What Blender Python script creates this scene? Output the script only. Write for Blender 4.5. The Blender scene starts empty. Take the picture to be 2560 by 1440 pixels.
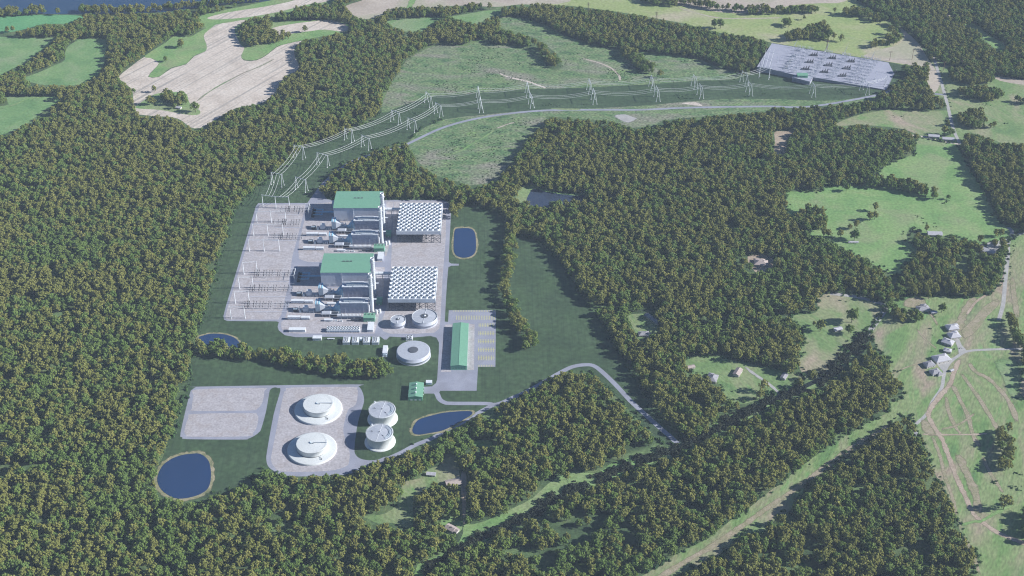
import bpy, math, random
import numpy as np
from mathutils import Vector, Matrix
from mathutils.geometry import tessellate_polygon

random.seed(11)
R = math.radians
scene = bpy.context.scene
COL = scene.collection

# ----------------------------------------------------------------------------
# Image pixels are cast onto flat ground from the camera (height, pitch,
# 50 mm lens).  G() turns an image pixel into metres on the plane z = h.
# ----------------------------------------------------------------------------
PITCH, FPX, CAM_H = R(34.3), 2560 * 50 / 36.0, 1425.0
CT, ST = math.cos(PITCH), math.sin(PITCH)

def G(px, py, h=0.0):
    u = (px - 1280) / FPX
    v = (py - 720) / FPX
    t = (CAM_H - h) / (ST + v * CT)
    return (u * t, t * (CT - v * ST))

def PX(x, y, z=0.0):
    d = y * CT - (z - CAM_H) * ST
    up = y * ST + (z - CAM_H) * CT
    return (1280 + FPX * x / d, 720 - FPX * up / d)

def HT(yb, yt):
    Y = G(1280, yb)[1]
    v = (yt - 720) / FPX
    t = Y / (CT - v * ST)
    return CAM_H - t * (ST + v * CT)

def Z1(x, y, h=0.0): return G(540 + x / 3.6, 440 + y / 3.6, h)
def Z2(x, y, h=0.0): return G(740 + x / 6.0, 460 + y / 6.0, h)
def Z3(x, y, h=0.0): return G(680 + x / 5.565, 610 + y / 5.565, h)
def Z4(x, y, h=0.0): return G(920 + x / 4.8, 740 + y / 4.8, h)
def Z5(x, y, h=0.0): return G(620 + x / 5.143, 920 + y / 5.143, h)
def H3(b, t): return HT(610 + b / 5.565, 610 + t / 5.565)
def H4(b, t): return HT(740 + b / 4.8, 740 + t / 4.8)

# ----------------------------------------------------------------------------
# materials
# ----------------------------------------------------------------------------
def new_mat(name):
    m = bpy.data.materials.new(name)
    m.use_nodes = True
    nt = m.node_tree
    b = nt.nodes['Principled BSDF']
    return m, nt, b

def mottle(name, cols, scale=0.05, stretch=(1, 1, 1), rot=0.0, rough=0.9, detail=6.0, fine=None, dist=0.4, contrast=(0.32, 0.68),
           patch=None, patch_scale=0.006, patch_range=(0.5, 0.66), lines=None, metallic=0.0, spec=0.3):
    """procedural surface: ramp of cols over a position noise; fine = (scale, strength) grain; patch = extra colour in large patches;
    lines = (colour, spacing, rotation, strength)"""
    m, nt, b = new_mat(name)
    N, L = nt.nodes, nt.links
    geo = N.new('ShaderNodeNewGeometry')
    mp = N.new('ShaderNodeMapping')
    mp.vector_type = 'TEXTURE'
    mp.inputs['Scale'].default_value = tuple(1.0 / c for c in stretch)
    mp.inputs['Rotation'].default_value = (0, 0, rot)
    L.new(geo.outputs['Position'], mp.inputs['Vector'])
    no = N.new('ShaderNodeTexNoise')
    no.inputs['Scale'].default_value = scale
    no.inputs['Detail'].default_value = detail
    no.inputs['Roughness'].default_value = 0.62
    no.inputs['Distortion'].default_value = dist
    L.new(mp.outputs['Vector'], no.inputs['Vector'])
    rp = N.new('ShaderNodeValToRGB')
    el = rp.color_ramp.elements
    a, z = contrast
    el[0].position = a; el[0].color = (*cols[0], 1)
    el[1].position = z; el[1].color = (*cols[-1], 1)
    for i, c in enumerate(cols[1:-1]):
        e = el.new(a + (z - a) * (i + 1) / (len(cols) - 1)); e.color = (*c, 1)
    L.new(no.outputs['Fac'], rp.inputs['Fac'])
    out = rp.outputs['Color']
    def mix(c1, c2, fac, blend='MIX'):
        x = N.new('ShaderNodeMix'); x.data_type = 'RGBA'; x.blend_type = blend
        for s, v in ((x.inputs[6], c1), (x.inputs[7], c2), (x.inputs[0], fac)):
            if hasattr(v, 'links'): L.new(v, s)
            else: s.default_value = v
        return x.outputs[2]
    if patch:
        pn = N.new('ShaderNodeTexNoise'); pn.inputs['Scale'].default_value = patch_scale
        pn.inputs['Detail'].default_value = 5; pn.inputs['Distortion'].default_value = 0.8
        L.new(mp.outputs['Vector'], pn.inputs['Vector'])
        pr = N.new('ShaderNodeMapRange'); pr.inputs[1].default_value, pr.inputs[2].default_value = patch_range
        L.new(pn.outputs['Fac'], pr.inputs[0])
        out = mix(out, (*patch, 1), pr.outputs[0])
    if lines:
        col, sp, lr, st = lines
        m2 = N.new('ShaderNodeMapping'); m2.inputs['Rotation'].default_value = (0, 0, lr)
        m2.vector_type = 'TEXTURE'; m2.inputs['Scale'].default_value = (60.0, 1, 1)
        L.new(geo.outputs['Position'], m2.inputs['Vector'])
        n2 = N.new('ShaderNodeTexNoise'); n2.inputs['Scale'].default_value = 1.0 / sp
        n2.inputs['Detail'].default_value = 3; n2.inputs['Distortion'].default_value = 0.15
        L.new(m2.outputs['Vector'], n2.inputs['Vector'])
        r2 = N.new('ShaderNodeMapRange'); r2.inputs[1].default_value = 0.52; r2.inputs[2].default_value = 0.66; r2.inputs[4].default_value = st
        L.new(n2.outputs['Fac'], r2.inputs[0])
        out = mix(out, (*col, 1), r2.outputs[0])
    if fine:
        fs, fst = fine
        n3 = N.new('ShaderNodeTexNoise'); n3.inputs['Scale'].default_value = fs; n3.inputs['Detail'].default_value = 3
        L.new(mp.outputs['Vector'], n3.inputs['Vector'])
        r3 = N.new('ShaderNodeMapRange'); r3.inputs[1].default_value = 0.3; r3.inputs[2].default_value = 0.7
        r3.inputs[3].default_value = 1 - fst; r3.inputs[4].default_value = 1 + fst
        L.new(n3.outputs['Fac'], r3.inputs[0])
        cb = N.new('ShaderNodeCombineColor')
        for k in range(3): L.new(r3.outputs[0], cb.inputs[k])
        out = mix(out, cb.outputs[0], 1.0, 'MULTIPLY')
    L.new(out, b.inputs['Base Color'])
    b.inputs['Roughness'].default_value = rough
    b.inputs['Metallic'].default_value = metallic
    b.inputs['Specular IOR Level'].default_value = spec
    return m

def paint(name, col, rough=0.5, var=0.06, scale=0.25, metallic=0.0, rib=None):
    """painted or galvanised metal and concrete with faint uneven weathering; rib = (spacing m, depth) vertical sheeting"""
    c0 = tuple(max(0, c * (1 - var * 1.6)) for c in col)
    c1 = tuple(min(1, c * (1 + var)) for c in col)
    m = mottle(name, [c0, col, c1], scale=scale, stretch=(1, 1, 0.35), rough=rough, detail=5, fine=(2.2, var * 0.8), metallic=metallic, spec=0.35)
    if rib:
        nt = m.node_tree; N, L = nt.nodes, nt.links
        b = N['Principled BSDF']
        geo = N.new('ShaderNodeNewGeometry'); sx = N.new('ShaderNodeSeparateXYZ')
        L.new(geo.outputs['Position'], sx.inputs[0])
        ad = N.new('ShaderNodeMath'); ad.operation = 'ADD'
        L.new(sx.outputs[0], ad.inputs[0]); L.new(sx.outputs[1], ad.inputs[1])
        mu = N.new('ShaderNodeMath'); mu.operation = 'MULTIPLY'; mu.inputs[1].default_value = 2 * math.pi / rib[0]
        L.new(ad.outputs[0], mu.inputs[0])
        si = N.new('ShaderNodeMath'); si.operation = 'SINE'; L.new(mu.outputs[0], si.inputs[0])
        bp = N.new('ShaderNodeBump'); bp.inputs['Strength'].default_value = rib[1]; bp.inputs['Distance'].default_value = 0.3
        L.new(si.outputs[0], bp.inputs['Height']); L.new(bp.outputs[0], b.inputs['Normal'])
    return m

def leafy(name, cols, tint):
    """leaf clumps: colour varies tree by tree and clump by clump, faintly translucent"""
    m, nt, b = new_mat(name)
    N, L = nt.nodes, nt.links
    oi = N.new('ShaderNodeObjectInfo')
    rp = N.new('ShaderNodeValToRGB'); el = rp.color_ramp.elements
    el[0].color = (*cols[0], 1); el[1].color = (*cols[-1], 1)
    for i, c in enumerate(cols[1:-1]):
        e = el.new((i + 1) / (len(cols) - 1)); e.color = (*c, 1)
    L.new(oi.outputs['Random'], rp.inputs['Fac'])
    geo = N.new('ShaderNodeNewGeometry')
    no = N.new('ShaderNodeTexNoise'); no.inputs['Scale'].default_value = 0.45; no.inputs['Detail'].default_value = 2
    L.new(geo.outputs['Position'], no.inputs['Vector'])
    mr = N.new('ShaderNodeMapRange'); mr.inputs[1].default_value = 0.35; mr.inputs[2].default_value = 0.65
    L.new(no.outputs['Fac'], mr.inputs[0])
    x = N.new('ShaderNodeMix'); x.data_type = 'RGBA'; x.blend_type = 'MULTIPLY'
    x.inputs[0].default_value = 0.6
    cr = N.new('ShaderNodeValToRGB'); cr.color_ramp.elements[0].color = (*tint[0], 1); cr.color_ramp.elements[1].color = (*tint[1], 1)
    L.new(mr.outputs[0], cr.inputs['Fac'])
    L.new(rp.outputs['Color'], x.inputs[6]); L.new(cr.outputs['Color'], x.inputs[7])
    L.new(x.outputs[2], b.inputs['Base Color'])
    b.inputs['Roughness'].default_value = 0.75
    b.inputs['Specular IOR Level'].default_value = 0.15
    return m

M = {}
# --- ground covers
M['meadow'] = mottle('rough_meadow', [(0.075, 0.135, 0.07), (0.12, 0.20, 0.095), (0.19, 0.24, 0.13), (0.17, 0.26, 0.11)], scale=0.02, stretch=(1, 1, 1), fine=(0.22, 0.35), patch=(0.26, 0.235, 0.19), patch_scale=0.0075)
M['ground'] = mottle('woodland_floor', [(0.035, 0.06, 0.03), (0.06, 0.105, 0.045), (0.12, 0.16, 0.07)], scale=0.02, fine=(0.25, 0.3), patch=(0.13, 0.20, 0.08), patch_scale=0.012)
M['scrub'] = mottle('scrubby_meadow', [(0.055, 0.11, 0.05), (0.095, 0.175, 0.07), (0.155, 0.205, 0.105), (0.13, 0.235, 0.07)], scale=0.045, stretch=(0.6, 1.2, 1), fine=(0.3, 0.75), patch=(0.205, 0.205, 0.16), patch_scale=0.014, detail=8)
M['green_field'] = mottle('green_field', [(0.10, 0.205, 0.08), (0.145, 0.26, 0.10), (0.195, 0.29, 0.13)], scale=0.018, fine=(0.2, 0.2), patch=(0.20, 0.27, 0.14), patch_scale=0.009, lines=((0.12, 0.25, 0.10), 9.0, R(66), 0.45))
M['bright_field'] = mottle('bright_grass_field', [(0.085, 0.26, 0.115), (0.125, 0.31, 0.135)], scale=0.02, fine=(0.2, 0.2))
M['pasture'] = mottle('pasture', [(0.12, 0.235, 0.08), (0.165, 0.285, 0.10), (0.225, 0.305, 0.13)], scale=0.016, fine=(0.2, 0.25), patch=(0.21, 0.26, 0.13), patch_scale=0.010)
M['yellow_pasture'] = mottle('pale_pasture', [(0.19, 0.275, 0.10), (0.26, 0.32, 0.125), (0.31, 0.325, 0.18)], scale=0.012, fine=(0.15, 0.2), patch=(0.38, 0.345, 0.25), patch_scale=0.006)
M['dry_pasture'] = mottle('worn_pasture', [(0.10, 0.185, 0.07), (0.15, 0.235, 0.09), (0.215, 0.255, 0.13), (0.14, 0.26, 0.085)], scale=0.012, stretch=(1, 0.55, 1), rot=0.5, fine=(0.25, 0.25), patch=(0.335, 0.275, 0.215), patch_scale=0.010, dist=1.0, detail=9)
M['streaky_pasture'] = mottle('streaky_pasture', [(0.09, 0.185, 0.065), (0.145, 0.24, 0.085), (0.205, 0.26, 0.12), (0.125, 0.275, 0.085)], scale=0.014, stretch=(1.5, 0.45, 1), rot=-0.42, fine=(0.22, 0.3), patch=(0.30, 0.245, 0.19), patch_scale=0.013, patch_range=(0.5, 0.68), dist=1.1, detail=10)
M['stubble'] = mottle('pale_stubble', [(0.44, 0.385, 0.335), (0.52, 0.46, 0.405), (0.57, 0.515, 0.46)], scale=0.02, fine=(0.18, 0.16), lines=((0.26, 0.25, 0.235), 7.0, R(58), 0.75))
M['tan_field'] = mottle('tan_field', [(0.33, 0.285, 0.24), (0.40, 0.35, 0.30), (0.45, 0.40, 0.345)], scale=0.01, fine=(0.15, 0.12), patch=(0.32, 0.32, 0.225), patch_scale=0.006)
M['dirt'] = mottle('bare_dirt', [(0.27, 0.22, 0.17), (0.35, 0.285, 0.225), (0.42, 0.35, 0.285)], scale=0.05, fine=(0.4, 0.2))
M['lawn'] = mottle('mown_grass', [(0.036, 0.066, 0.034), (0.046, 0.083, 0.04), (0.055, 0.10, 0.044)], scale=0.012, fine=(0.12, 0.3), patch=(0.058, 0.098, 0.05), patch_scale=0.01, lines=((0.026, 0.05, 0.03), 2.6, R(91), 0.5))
M['gravel'] = mottle('gravel', [(0.32, 0.305, 0.325), (0.375, 0.36, 0.385), (0.42, 0.405, 0.43)], scale=0.09, fine=(0.3, 0.19), patch=(0.35, 0.325, 0.335), patch_scale=0.05, contrast=(0.3, 0.7))
M['asphalt'] = mottle('pale_tarmac', [(0.235, 0.25, 0.315), (0.27, 0.285, 0.355), (0.30, 0.315, 0.385)], scale=0.03, fine=(0.5, 0.07), patch=(0.235, 0.245, 0.30), patch_scale=0.02)
M['yard'] = mottle('substation_slab', [(0.27, 0.285, 0.36), (0.295, 0.31, 0.385), (0.32, 0.335, 0.405)], scale=0.03, fine=(0.3, 0.05))
M['lane'] = mottle('pale_lane', [(0.30, 0.30, 0.30), (0.40, 0.395, 0.39)], scale=0.08, fine=(0.5, 0.15))
M['worn'] = mottle('worn_ground', [(0.20, 0.21, 0.115), (0.275, 0.245, 0.17), (0.33, 0.285, 0.22)], scale=0.06, fine=(0.4, 0.25))
M['sand'] = mottle('sandy_bank', [(0.12, 0.145, 0.07), (0.235, 0.225, 0.135), (0.34, 0.30, 0.21)], scale=0.08, fine=(0.5, 0.25))
M['marking'] = mottle('yellow_marking', [(0.62, 0.60, 0.10), (0.75, 0.72, 0.16)], scale=0.3, fine=(0.9, 0.15))
M['creek'] = mottle('dark_creek_water', [(0.008, 0.014, 0.018), (0.02, 0.03, 0.03)], scale=0.06, rough=0.3)  # creek water kept near-black: the ravine's shade is put into its colour
def water_mat(name, col):
    m = mottle(name, [tuple(c * 0.92 for c in col), tuple(c * 1.06 for c in col)], scale=0.01, rough=0.12, detail=2, spec=0.4)
    nt = m.node_tree; N, L = nt.nodes, nt.links
    no = N.new('ShaderNodeTexNoise'); no.inputs['Scale'].default_value = 0.25; no.inputs['Detail'].default_value = 3
    geo = N.new('ShaderNodeNewGeometry'); L.new(geo.outputs['Position'], no.inputs['Vector'])
    bp = N.new('ShaderNodeBump'); bp.inputs['Strength'].default_value = 0.06; bp.inputs['Distance'].default_value = 0.2
    L.new(no.outputs['Fac'], bp.inputs['Height']); L.new(bp.outputs[0], N['Principled BSDF'].inputs['Normal'])
    return m
M['water'] = water_mat('pond_water', (0.018, 0.046, 0.120))
M['lake'] = water_mat('lake_water', (0.035, 0.05, 0.085))
M['river'] = water_mat('river_water', (0.02, 0.055, 0.115))
# --- plant
M['white'] = paint('white_painted_steel', (0.64, 0.675, 0.72), 0.45)
M['wall'] = paint('pale_grey_cladding', (0.56, 0.60, 0.68), 0.55, rib=(1.2, 0.25))
M['boiler'] = paint('grey_blue_cladding', (0.37, 0.40, 0.50), 0.55, rib=(2.4, 0.3))
M['green'] = paint('green_roof_sheeting', (0.155, 0.335, 0.235), 0.5, var=0.05, rib=(1.5, 0.12))
M['green2'] = paint('green_wall_sheeting', (0.15, 0.38, 0.26), 0.5, var=0.06, rib=(1.0, 0.3))
M['steel'] = paint('galvanised_steel', (0.52, 0.55, 0.60), 0.45)
M['darksteel'] = paint('dark_steel', (0.09, 0.10, 0.12), 0.55)
M['dark'] = paint('dark_equipment', (0.045, 0.055, 0.075), 0.5)
M['blue'] = paint('pale_blue_paint', (0.28, 0.52, 0.68), 0.45)  # blue duct paint; on the bus duct it colours in shade over white
M['bluegrey'] = paint('blue_grey_paint', (0.42, 0.51, 0.59), 0.5)
M['concrete'] = paint('pale_concrete', (0.58, 0.585, 0.60), 0.8, var=0.08)
M['tankgrey'] = paint('grey_tank_paint', (0.42, 0.45, 0.53), 0.5)
M['tankwhite'] = paint('white_tank_paint', (0.60, 0.63, 0.64), 0.5, var=0.07, scale=0.5)
M['tankroof'] = paint('pale_grey_tank_roof', (0.39, 0.42, 0.48), 0.5)
M['brown'] = paint('brown_plinth', (0.27, 0.2, 0.16), 0.7)
M['insulator'] = paint('dark_brown_porcelain', (0.035, 0.03, 0.035), 0.4)
M['wire'] = paint('aluminium_conductor', (0.66, 0.68, 0.70), 0.4)
M['retain'] = paint('grey_retaining_wall', (0.27, 0.28, 0.34), 0.85, var=0.12)
# --- farms
M['shingle'] = mottle('grey_shingles', [(0.22, 0.22, 0.25), (0.32, 0.32, 0.35)], scale=0.4, fine=(1.5, 0.2))
M['tinroof'] = mottle('pale_tin_roof', [(0.38, 0.38, 0.42), (0.47, 0.47, 0.51)], scale=0.3, fine=(1.0, 0.12), rough=0.5)
M['tileroof'] = mottle('pinkish_roof', [(0.33, 0.28, 0.265), (0.41, 0.35, 0.33)], scale=0.4, fine=(1.2, 0.15))
M['render_wall'] = mottle('pale_house_wall', [(0.42, 0.41, 0.40), (0.52, 0.51, 0.49)], scale=0.5)
M['rust'] = paint('weathered_brown_timber', (0.22, 0.15, 0.12), 0.8)
# --- plants
M['bark'] = mottle('bark', [(0.06, 0.045, 0.035), (0.12, 0.095, 0.075)], scale=1.5, stretch=(1, 1, 0.3))
OLIVE = [(0.190, 0.205, 0.056), (0.240, 0.242, 0.068), (0.210, 0.226, 0.061), (0.260, 0.254, 0.074)]
GREEN = [(0.122, 0.195, 0.047), (0.152, 0.226, 0.056), (0.174, 0.234, 0.060), (0.134, 0.216, 0.062)]
M['olive'] = leafy('olive_foliage', OLIVE, ((0.62, 0.75, 0.7), (1.15, 1.12, 1.0)))
M['leaf'] = leafy('green_foliage', GREEN, ((0.65, 0.72, 0.75), (1.15, 1.12, 1.0)))
M['bush'] = leafy('dark_bush_foliage', [(0.04, 0.09, 0.04), (0.065, 0.125, 0.05), (0.085, 0.15, 0.05)], ((0.6, 0.7, 0.8), (1.2, 1.2, 1.0)))
M['creekbush'] = leafy('creek_bush_foliage', [(0.012, 0.02, 0.016), (0.025, 0.035, 0.022), (0.04, 0.045, 0.025)], ((0.6, 0.7, 0.8), (1.2, 1.2, 1.0)))  # bush green pulled down to near-black, painting in the gully's shade

# ----------------------------------------------------------------------------
# mesh builder (vertices in world metres; stored relative to the thing's base)
# ----------------------------------------------------------------------------
def tag(o, label=None, cat=None, group=None, kind=None):
    if label: o['label'] = label
    if cat: o['category'] = cat
    if group: o['group'] = group
    if kind: o['kind'] = kind
    return o

def thing(name, label, cat, loc, group=None):
    o = bpy.data.objects.new(name, None)
    o.empty_display_size = 1.0
    COL.objects.link(o)
    o.location = loc
    tag(o, label, cat, group)
    return o

def origin(o):
    v = Vector((0, 0, 0))
    while o is not None:
        v += o.location
        o = o.parent
    return v

class MB:
    def __init__(s): s.v = []; s.f = []; s.m = []; s.sm = []
    def add(s, vs, fs, m=0, smooth=False):
        n = len(s.v)
        s.v += [tuple(p) for p in vs]
        for f in fs:
            s.f.append([n + i for i in f]); s.m.append(m); s.sm.append(smooth)
        return s
    def box(s, x0, x1, y0, y1, z0, z1, m=0):
        v = [(x, y, z) for z in (z0, z1) for y in (y0, y1) for x in (x0, x1)]
        return s.add(v, [(0, 2, 3, 1), (4, 5, 7, 6), (0, 1, 5, 4), (2, 6, 7, 3), (0, 4, 6, 2), (1, 3, 7, 5)], m)
    def hexa(s, bot, top, m=0):
        n = len(bot)
        return s.add(list(bot) + list(top), [tuple(reversed(range(n))), tuple(range(n, 2 * n))] + [(i, (i + 1) % n, n + (i + 1) % n, n + i) for i in range(n)], m)
    def loft(s, rings, m=0, cap=True, smooth=True):
        n = len(rings[0]); k = len(rings)
        v = [p for r in rings for p in r]
        f = [(a * n + i, a * n + (i + 1) % n, (a + 1) * n + (i + 1) % n, (a + 1) * n + i) for a in range(k - 1) for i in range(n)]
        s.add(v, f, m, smooth)
        if cap:
            s.add(rings[0], [tuple(reversed(range(n)))], m); s.add(rings[-1], [tuple(range(n))], m)
        return s
    def lathe(s, x, y, prof, n=32, m=0, cap=True, smooth=True):
        rings = [[(x + r * math.cos(2 * math.pi * i / n), y + r * math.sin(2 * math.pi * i / n), z) for i in range(n)] for r, z in prof]
        return s.loft(rings, m, cap, smooth)
    def ring(s, x, y, r0, r1, z0, z1, n=32, m=0, smooth=True):
        prof = [(r1, z0), (r1, z1), (r0, z1), (r0, z0), (r1, z0)]
        return s.lathe(x, y, prof, n, m, cap=False, smooth=False)
    def tube(s, a, b, r, n=6, m=0, r2=None, cap=True):
        a, b = Vector(a), Vector(b); r2 = r if r2 is None else r2
        d = (b - a).normalized()
        u = d.cross(Vector((0, 0, 1)) if abs(d.z) < 0.95 else Vector((1, 0, 0))).normalized(); w = d.cross(u)
        f = lambda p, q: [tuple(p + (u * math.cos(2 * math.pi * i / n) + w * math.sin(2 * math.pi * i / n)) * q) for i in range(n)]
        return s.loft([f(a, r), f(b, r2)], m, cap, n > 5)
    def path(s, pts, r, n=6, m=0):
        pts = [Vector(p) for p in pts]; rings = []
        for i, p in enumerate(pts):
            d = (pts[min(i + 1, len(pts) - 1)] - pts[max(i - 1, 0)]).normalized()
            u = d.cross(Vector((0, 0, 1)) if abs(d.z) < 0.95 else Vector((1, 0, 0))).normalized(); w = d.cross(u)
            rings.append([tuple(p + (u * math.cos(2 * math.pi * k / n) + w * math.sin(2 * math.pi * k / n)) * r) for k in range(n)])
        return s.loft(rings, m, True, True)
    def bar(s, a, b, w, m=0): return s.tube(a, b, w * 0.7, 4, m)
    def pieces(s, name, mats, parent):
        """every separate piece of the shape becomes a part of its own"""
        key = {}; par = list(range(len(s.v)))
        def find(a):
            while par[a] != a: par[a] = par[par[a]]; a = par[a]
            return a
        for i, p in enumerate(s.v):
            k = tuple(round(c, 3) for c in p)
            if k in key: par[find(i)] = find(key[k])
            else: key[k] = i
        for f in s.f:
            for i in f[1:]: par[find(i)] = find(f[0])
        grp = {}
        for k, f in enumerate(s.f): grp.setdefault(find(f[0]), []).append(k)
        out = []
        for fs in grp.values():
            q = MB(); mp = {}
            for k in fs:
                for i in s.f[k]:
                    if i not in mp: mp[i] = len(q.v); q.v.append(s.v[i])
                q.f.append([mp[i] for i in s.f[k]]); q.m.append(s.m[k]); q.sm.append(s.sm[k])
            out.append(q.build(name, mats, parent))
        return out
    def build(s, name, mats, parent=None, loc=None):
        me = bpy.data.meshes.new(name)
        o = bpy.data.objects.new(name, me)
        if parent is not None:
            o.parent = parent; og = origin(parent)
        else:
            if loc is None:
                xs = [p[0] for p in s.v]; ys = [p[1] for p in s.v]
                loc = ((min(xs) + max(xs)) / 2, (min(ys) + max(ys)) / 2, 0)
            o.location = loc; og = Vector(loc)
        me.from_pydata([(p[0] - og.x, p[1] - og.y, p[2] - og.z) for p in s.v], [], s.f)
        if not isinstance(mats, (list, tuple)): mats = [mats]
        for mt in mats: me.materials.append(M[mt] if isinstance(mt, str) else mt)
        me.polygons.foreach_set('material_index', s.m)
        me.polygons.foreach_set('use_smooth', s.sm)
        me.update()
        COL.objects.link(o)
        return o

def kids(o): return [c for c in o.children]
def copy_tree(o, parent=None, offset=None):
    c = o.copy(); COL.objects.link(c)
    if parent is not None:
        c.parent = parent
    for ch in kids(o): copy_tree(ch, c)
    if offset is not None: c.location = Vector(o.location) + Vector(offset)
    return c

# ----------------------------------------------------------------------------
# sheets of the setting
# ----------------------------------------------------------------------------
def smooth_poly(pts, sub=4, closed=True):
    n = len(pts); out = []
    rng = range(n) if closed else range(n - 1)
    for i in rng:
        if closed: p0, p1, p2, p3 = pts[(i - 1) % n], pts[i], pts[(i + 1) % n], pts[(i + 2) % n]
        else: p0, p1, p2, p3 = pts[max(i - 1, 0)], pts[i], pts[i + 1], pts[min(i + 2, n - 1)]
        for k in range(sub):
            t = k / sub
            out.append(tuple(0.5 * (2 * b + (c - a) * t + (2 * a - 5 * b + 4 * c - d) * t * t + (3 * b - a - 3 * c + d) * t ** 3) for a, b, c, d in zip(p0, p1, p2, p3)))
    if not closed: out.append(tuple(pts[-1]))
    return out

def sheet(name, pts, mat, z, px=True, smooth=0, jitter=0.0, kind='structure'):
    w = [G(*p) for p in pts] if px else [tuple(p) for p in pts]
    if smooth: w = smooth_poly(w, smooth)
    if jitter:
        rr = random.Random(len(pts)); q = []
        for i, p in enumerate(w):
            a, b = Vector(p), Vector(w[(i + 1) % len(w)])
            n = max(1, int((b - a).length / 9))
            for k in range(n):
                t = a.lerp(b, k / n); q.append((t.x + rr.uniform(-jitter, jitter), t.y + rr.uniform(-jitter, jitter)))
        w = q
    vs = [Vector((p[0], p[1], 0)) for p in w]
    tris = tessellate_polygon([vs])
    mb = MB()
    fs = []
    for t in tris:
        a, b, c = (vs[i] for i in t)
        if (b - a).cross(c - a).z < 0: t = (t[0], t[2], t[1])
        fs.append(tuple(t))
    mb.add([(v.x, v.y, z) for v in vs], fs)
    o = mb.build(name, mat)
    tag(o, kind=kind)
    return o

def ribbon(name, pts, width, mat, z, px=True, sub=5, kind='structure'):
    w = [G(*p) for p in pts] if px else pts
    w = smooth_poly(w, sub, closed=False)
    L_, R_ = [], []
    for i, p in enumerate(w):
        a = Vector(w[max(i - 1, 0)]); b = Vector(w[min(i + 1, len(w) - 1)])
        d = (b - a).normalized(); n = Vector((-d.y, d.x))
        L_.append((p[0] + n.x * width / 2, p[1] + n.y * width / 2, z)); R_.append((p[0] - n.x * width / 2, p[1] - n.y * width / 2, z))
    k = len(w)
    mb = MB().add(L_ + R_, [(k + i, k + i + 1, i + 1, i) for i in range(k - 1)])
    return tag(mb.build(name, mat), kind=kind)

_lay = [0]
def lay(z):
    _lay[0] += 1
    return z + .0045 * _lay[0]
def soft_of(mat):
    """the same ground cover with a ragged, thinning edge (the cover attribute runs from 0 at the rim to 1 inside)"""
    nm = M[mat].name + '_ragged'
    if nm in bpy.data.materials: return bpy.data.materials[nm]
    m = M[mat].copy(); m.name = nm
    nt = m.node_tree; N, L = nt.nodes, nt.links
    b = N['Principled BSDF']; out = N['Material Output']
    at = N.new('ShaderNodeAttribute'); at.attribute_name = 'cover'
    geo = N.new('ShaderNodeNewGeometry'); no = N.new('ShaderNodeTexNoise')
    no.inputs['Scale'].default_value = 0.16; no.inputs['Detail'].default_value = 5
    L.new(geo.outputs['Position'], no.inputs['Vector'])
    ad = N.new('ShaderNodeMath'); ad.operation = 'ADD'; L.new(at.outputs['Fac'], ad.inputs[0]); L.new(no.outputs['Fac'], ad.inputs[1])
    mr = N.new('ShaderNodeMapRange'); mr.interpolation_type = 'SMOOTHSTEP'; mr.inputs[1].default_value = 0.62; mr.inputs[2].default_value = 1.25
    L.new(ad.outputs[0], mr.inputs[0])
    tr = N.new('ShaderNodeBsdfTransparent'); mx = N.new('ShaderNodeMixShader')
    L.new(mr.outputs[0], mx.inputs[0]); L.new(tr.outputs[0], mx.inputs[1]); L.new(b.outputs[0], mx.inputs[2])
    L.new(mx.outputs[0], out.inputs['Surface'])
    return m
def cover(o, vals):
    at = o.data.attributes.new('cover', 'FLOAT', 'POINT'); at.data.foreach_set('value', vals)
    return o
def soft_sheet(name, pts, mat, z, fade=6.0, px=True, smooth=3, kind='structure'):
    z = lay(z)
    w = [G(*p) for p in pts] if px else [tuple(p) for p in pts]
    if smooth: w = smooth_poly(w, smooth)
    ar = sum(a[0] * b[1] - b[0] * a[1] for a, b in zip(w, w[1:] + w[:1]))
    sg = 1 if ar > 0 else -1
    n = len(w); c = Vector((sum(p[0] for p in w) / n, sum(p[1] for p in w) / n))
    k = max(.4, 1 - fade / (sum((Vector(p) - c).length for p in w) / n))
    inn = [(c.x + (p[0] - c.x) * k, c.y + (p[1] - c.y) * k) for p in w]
    tris = tessellate_polygon([[Vector((p[0], p[1], 0)) for p in inn]])
    vs = [Vector((p[0], p[1], 0)) for p in inn]; fs = []
    for t in tris:
        a, b, c = (vs[i] for i in t); fs.append(tuple(t) if (b - a).cross(c - a).z > 0 else (t[0], t[2], t[1]))
    mb = MB().add([(p[0], p[1], z) for p in inn] + [(p[0], p[1], z) for p in w], fs + [((i, n + i, n + (i + 1) % n, (i + 1) % n) if sg > 0 else (i, (i + 1) % n, n + (i + 1) % n, n + i)) for i in range(n)])
    o = tag(mb.build(name, soft_of(mat)), kind=kind)
    return cover(o, [1.0] * n + [0.0] * n)
def soft_ribbon(name, pts, width, mat, z, px=True, sub=5, kind='structure'):
    w = [G(*p) for p in pts] if px else pts
    z = lay(z)
    w = smooth_poly(w, sub, closed=False); rows = []; rr = random.Random(len(w) * 7 + int(width * 10))
    for i, p in enumerate(w):
        d = (Vector(w[min(i + 1, len(w) - 1)]) - Vector(w[max(i - 1, 0)])).normalized(); n = Vector((-d.y, d.x)); k = rr.uniform(.75, 1.25)
        rows.append([(p[0] + n.x * width * u * k, p[1] + n.y * width * u * k, z) for u in (.85, .3, -.3, -.85)])
    m_ = len(rows)
    mb = MB().add([p for r in rows for p in r], [(4 * i + j, 4 * i + j + 1, 4 * i + 5 + j, 4 * i + 4 + j) for i in range(m_ - 1) for j in range(3)])
    o = tag(mb.build(name, soft_of(mat)), kind=kind)
    v = []
    for i in range(m_): e = min(1.0, i / 2.0, (m_ - 1 - i) / 2.0); v += [0.0, e, e, 0.0]
    return cover(o, v)
SUN_S, SKY_S, EXPO, HAZE = 5.0, 0.05, 0.85, 0.000037
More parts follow.
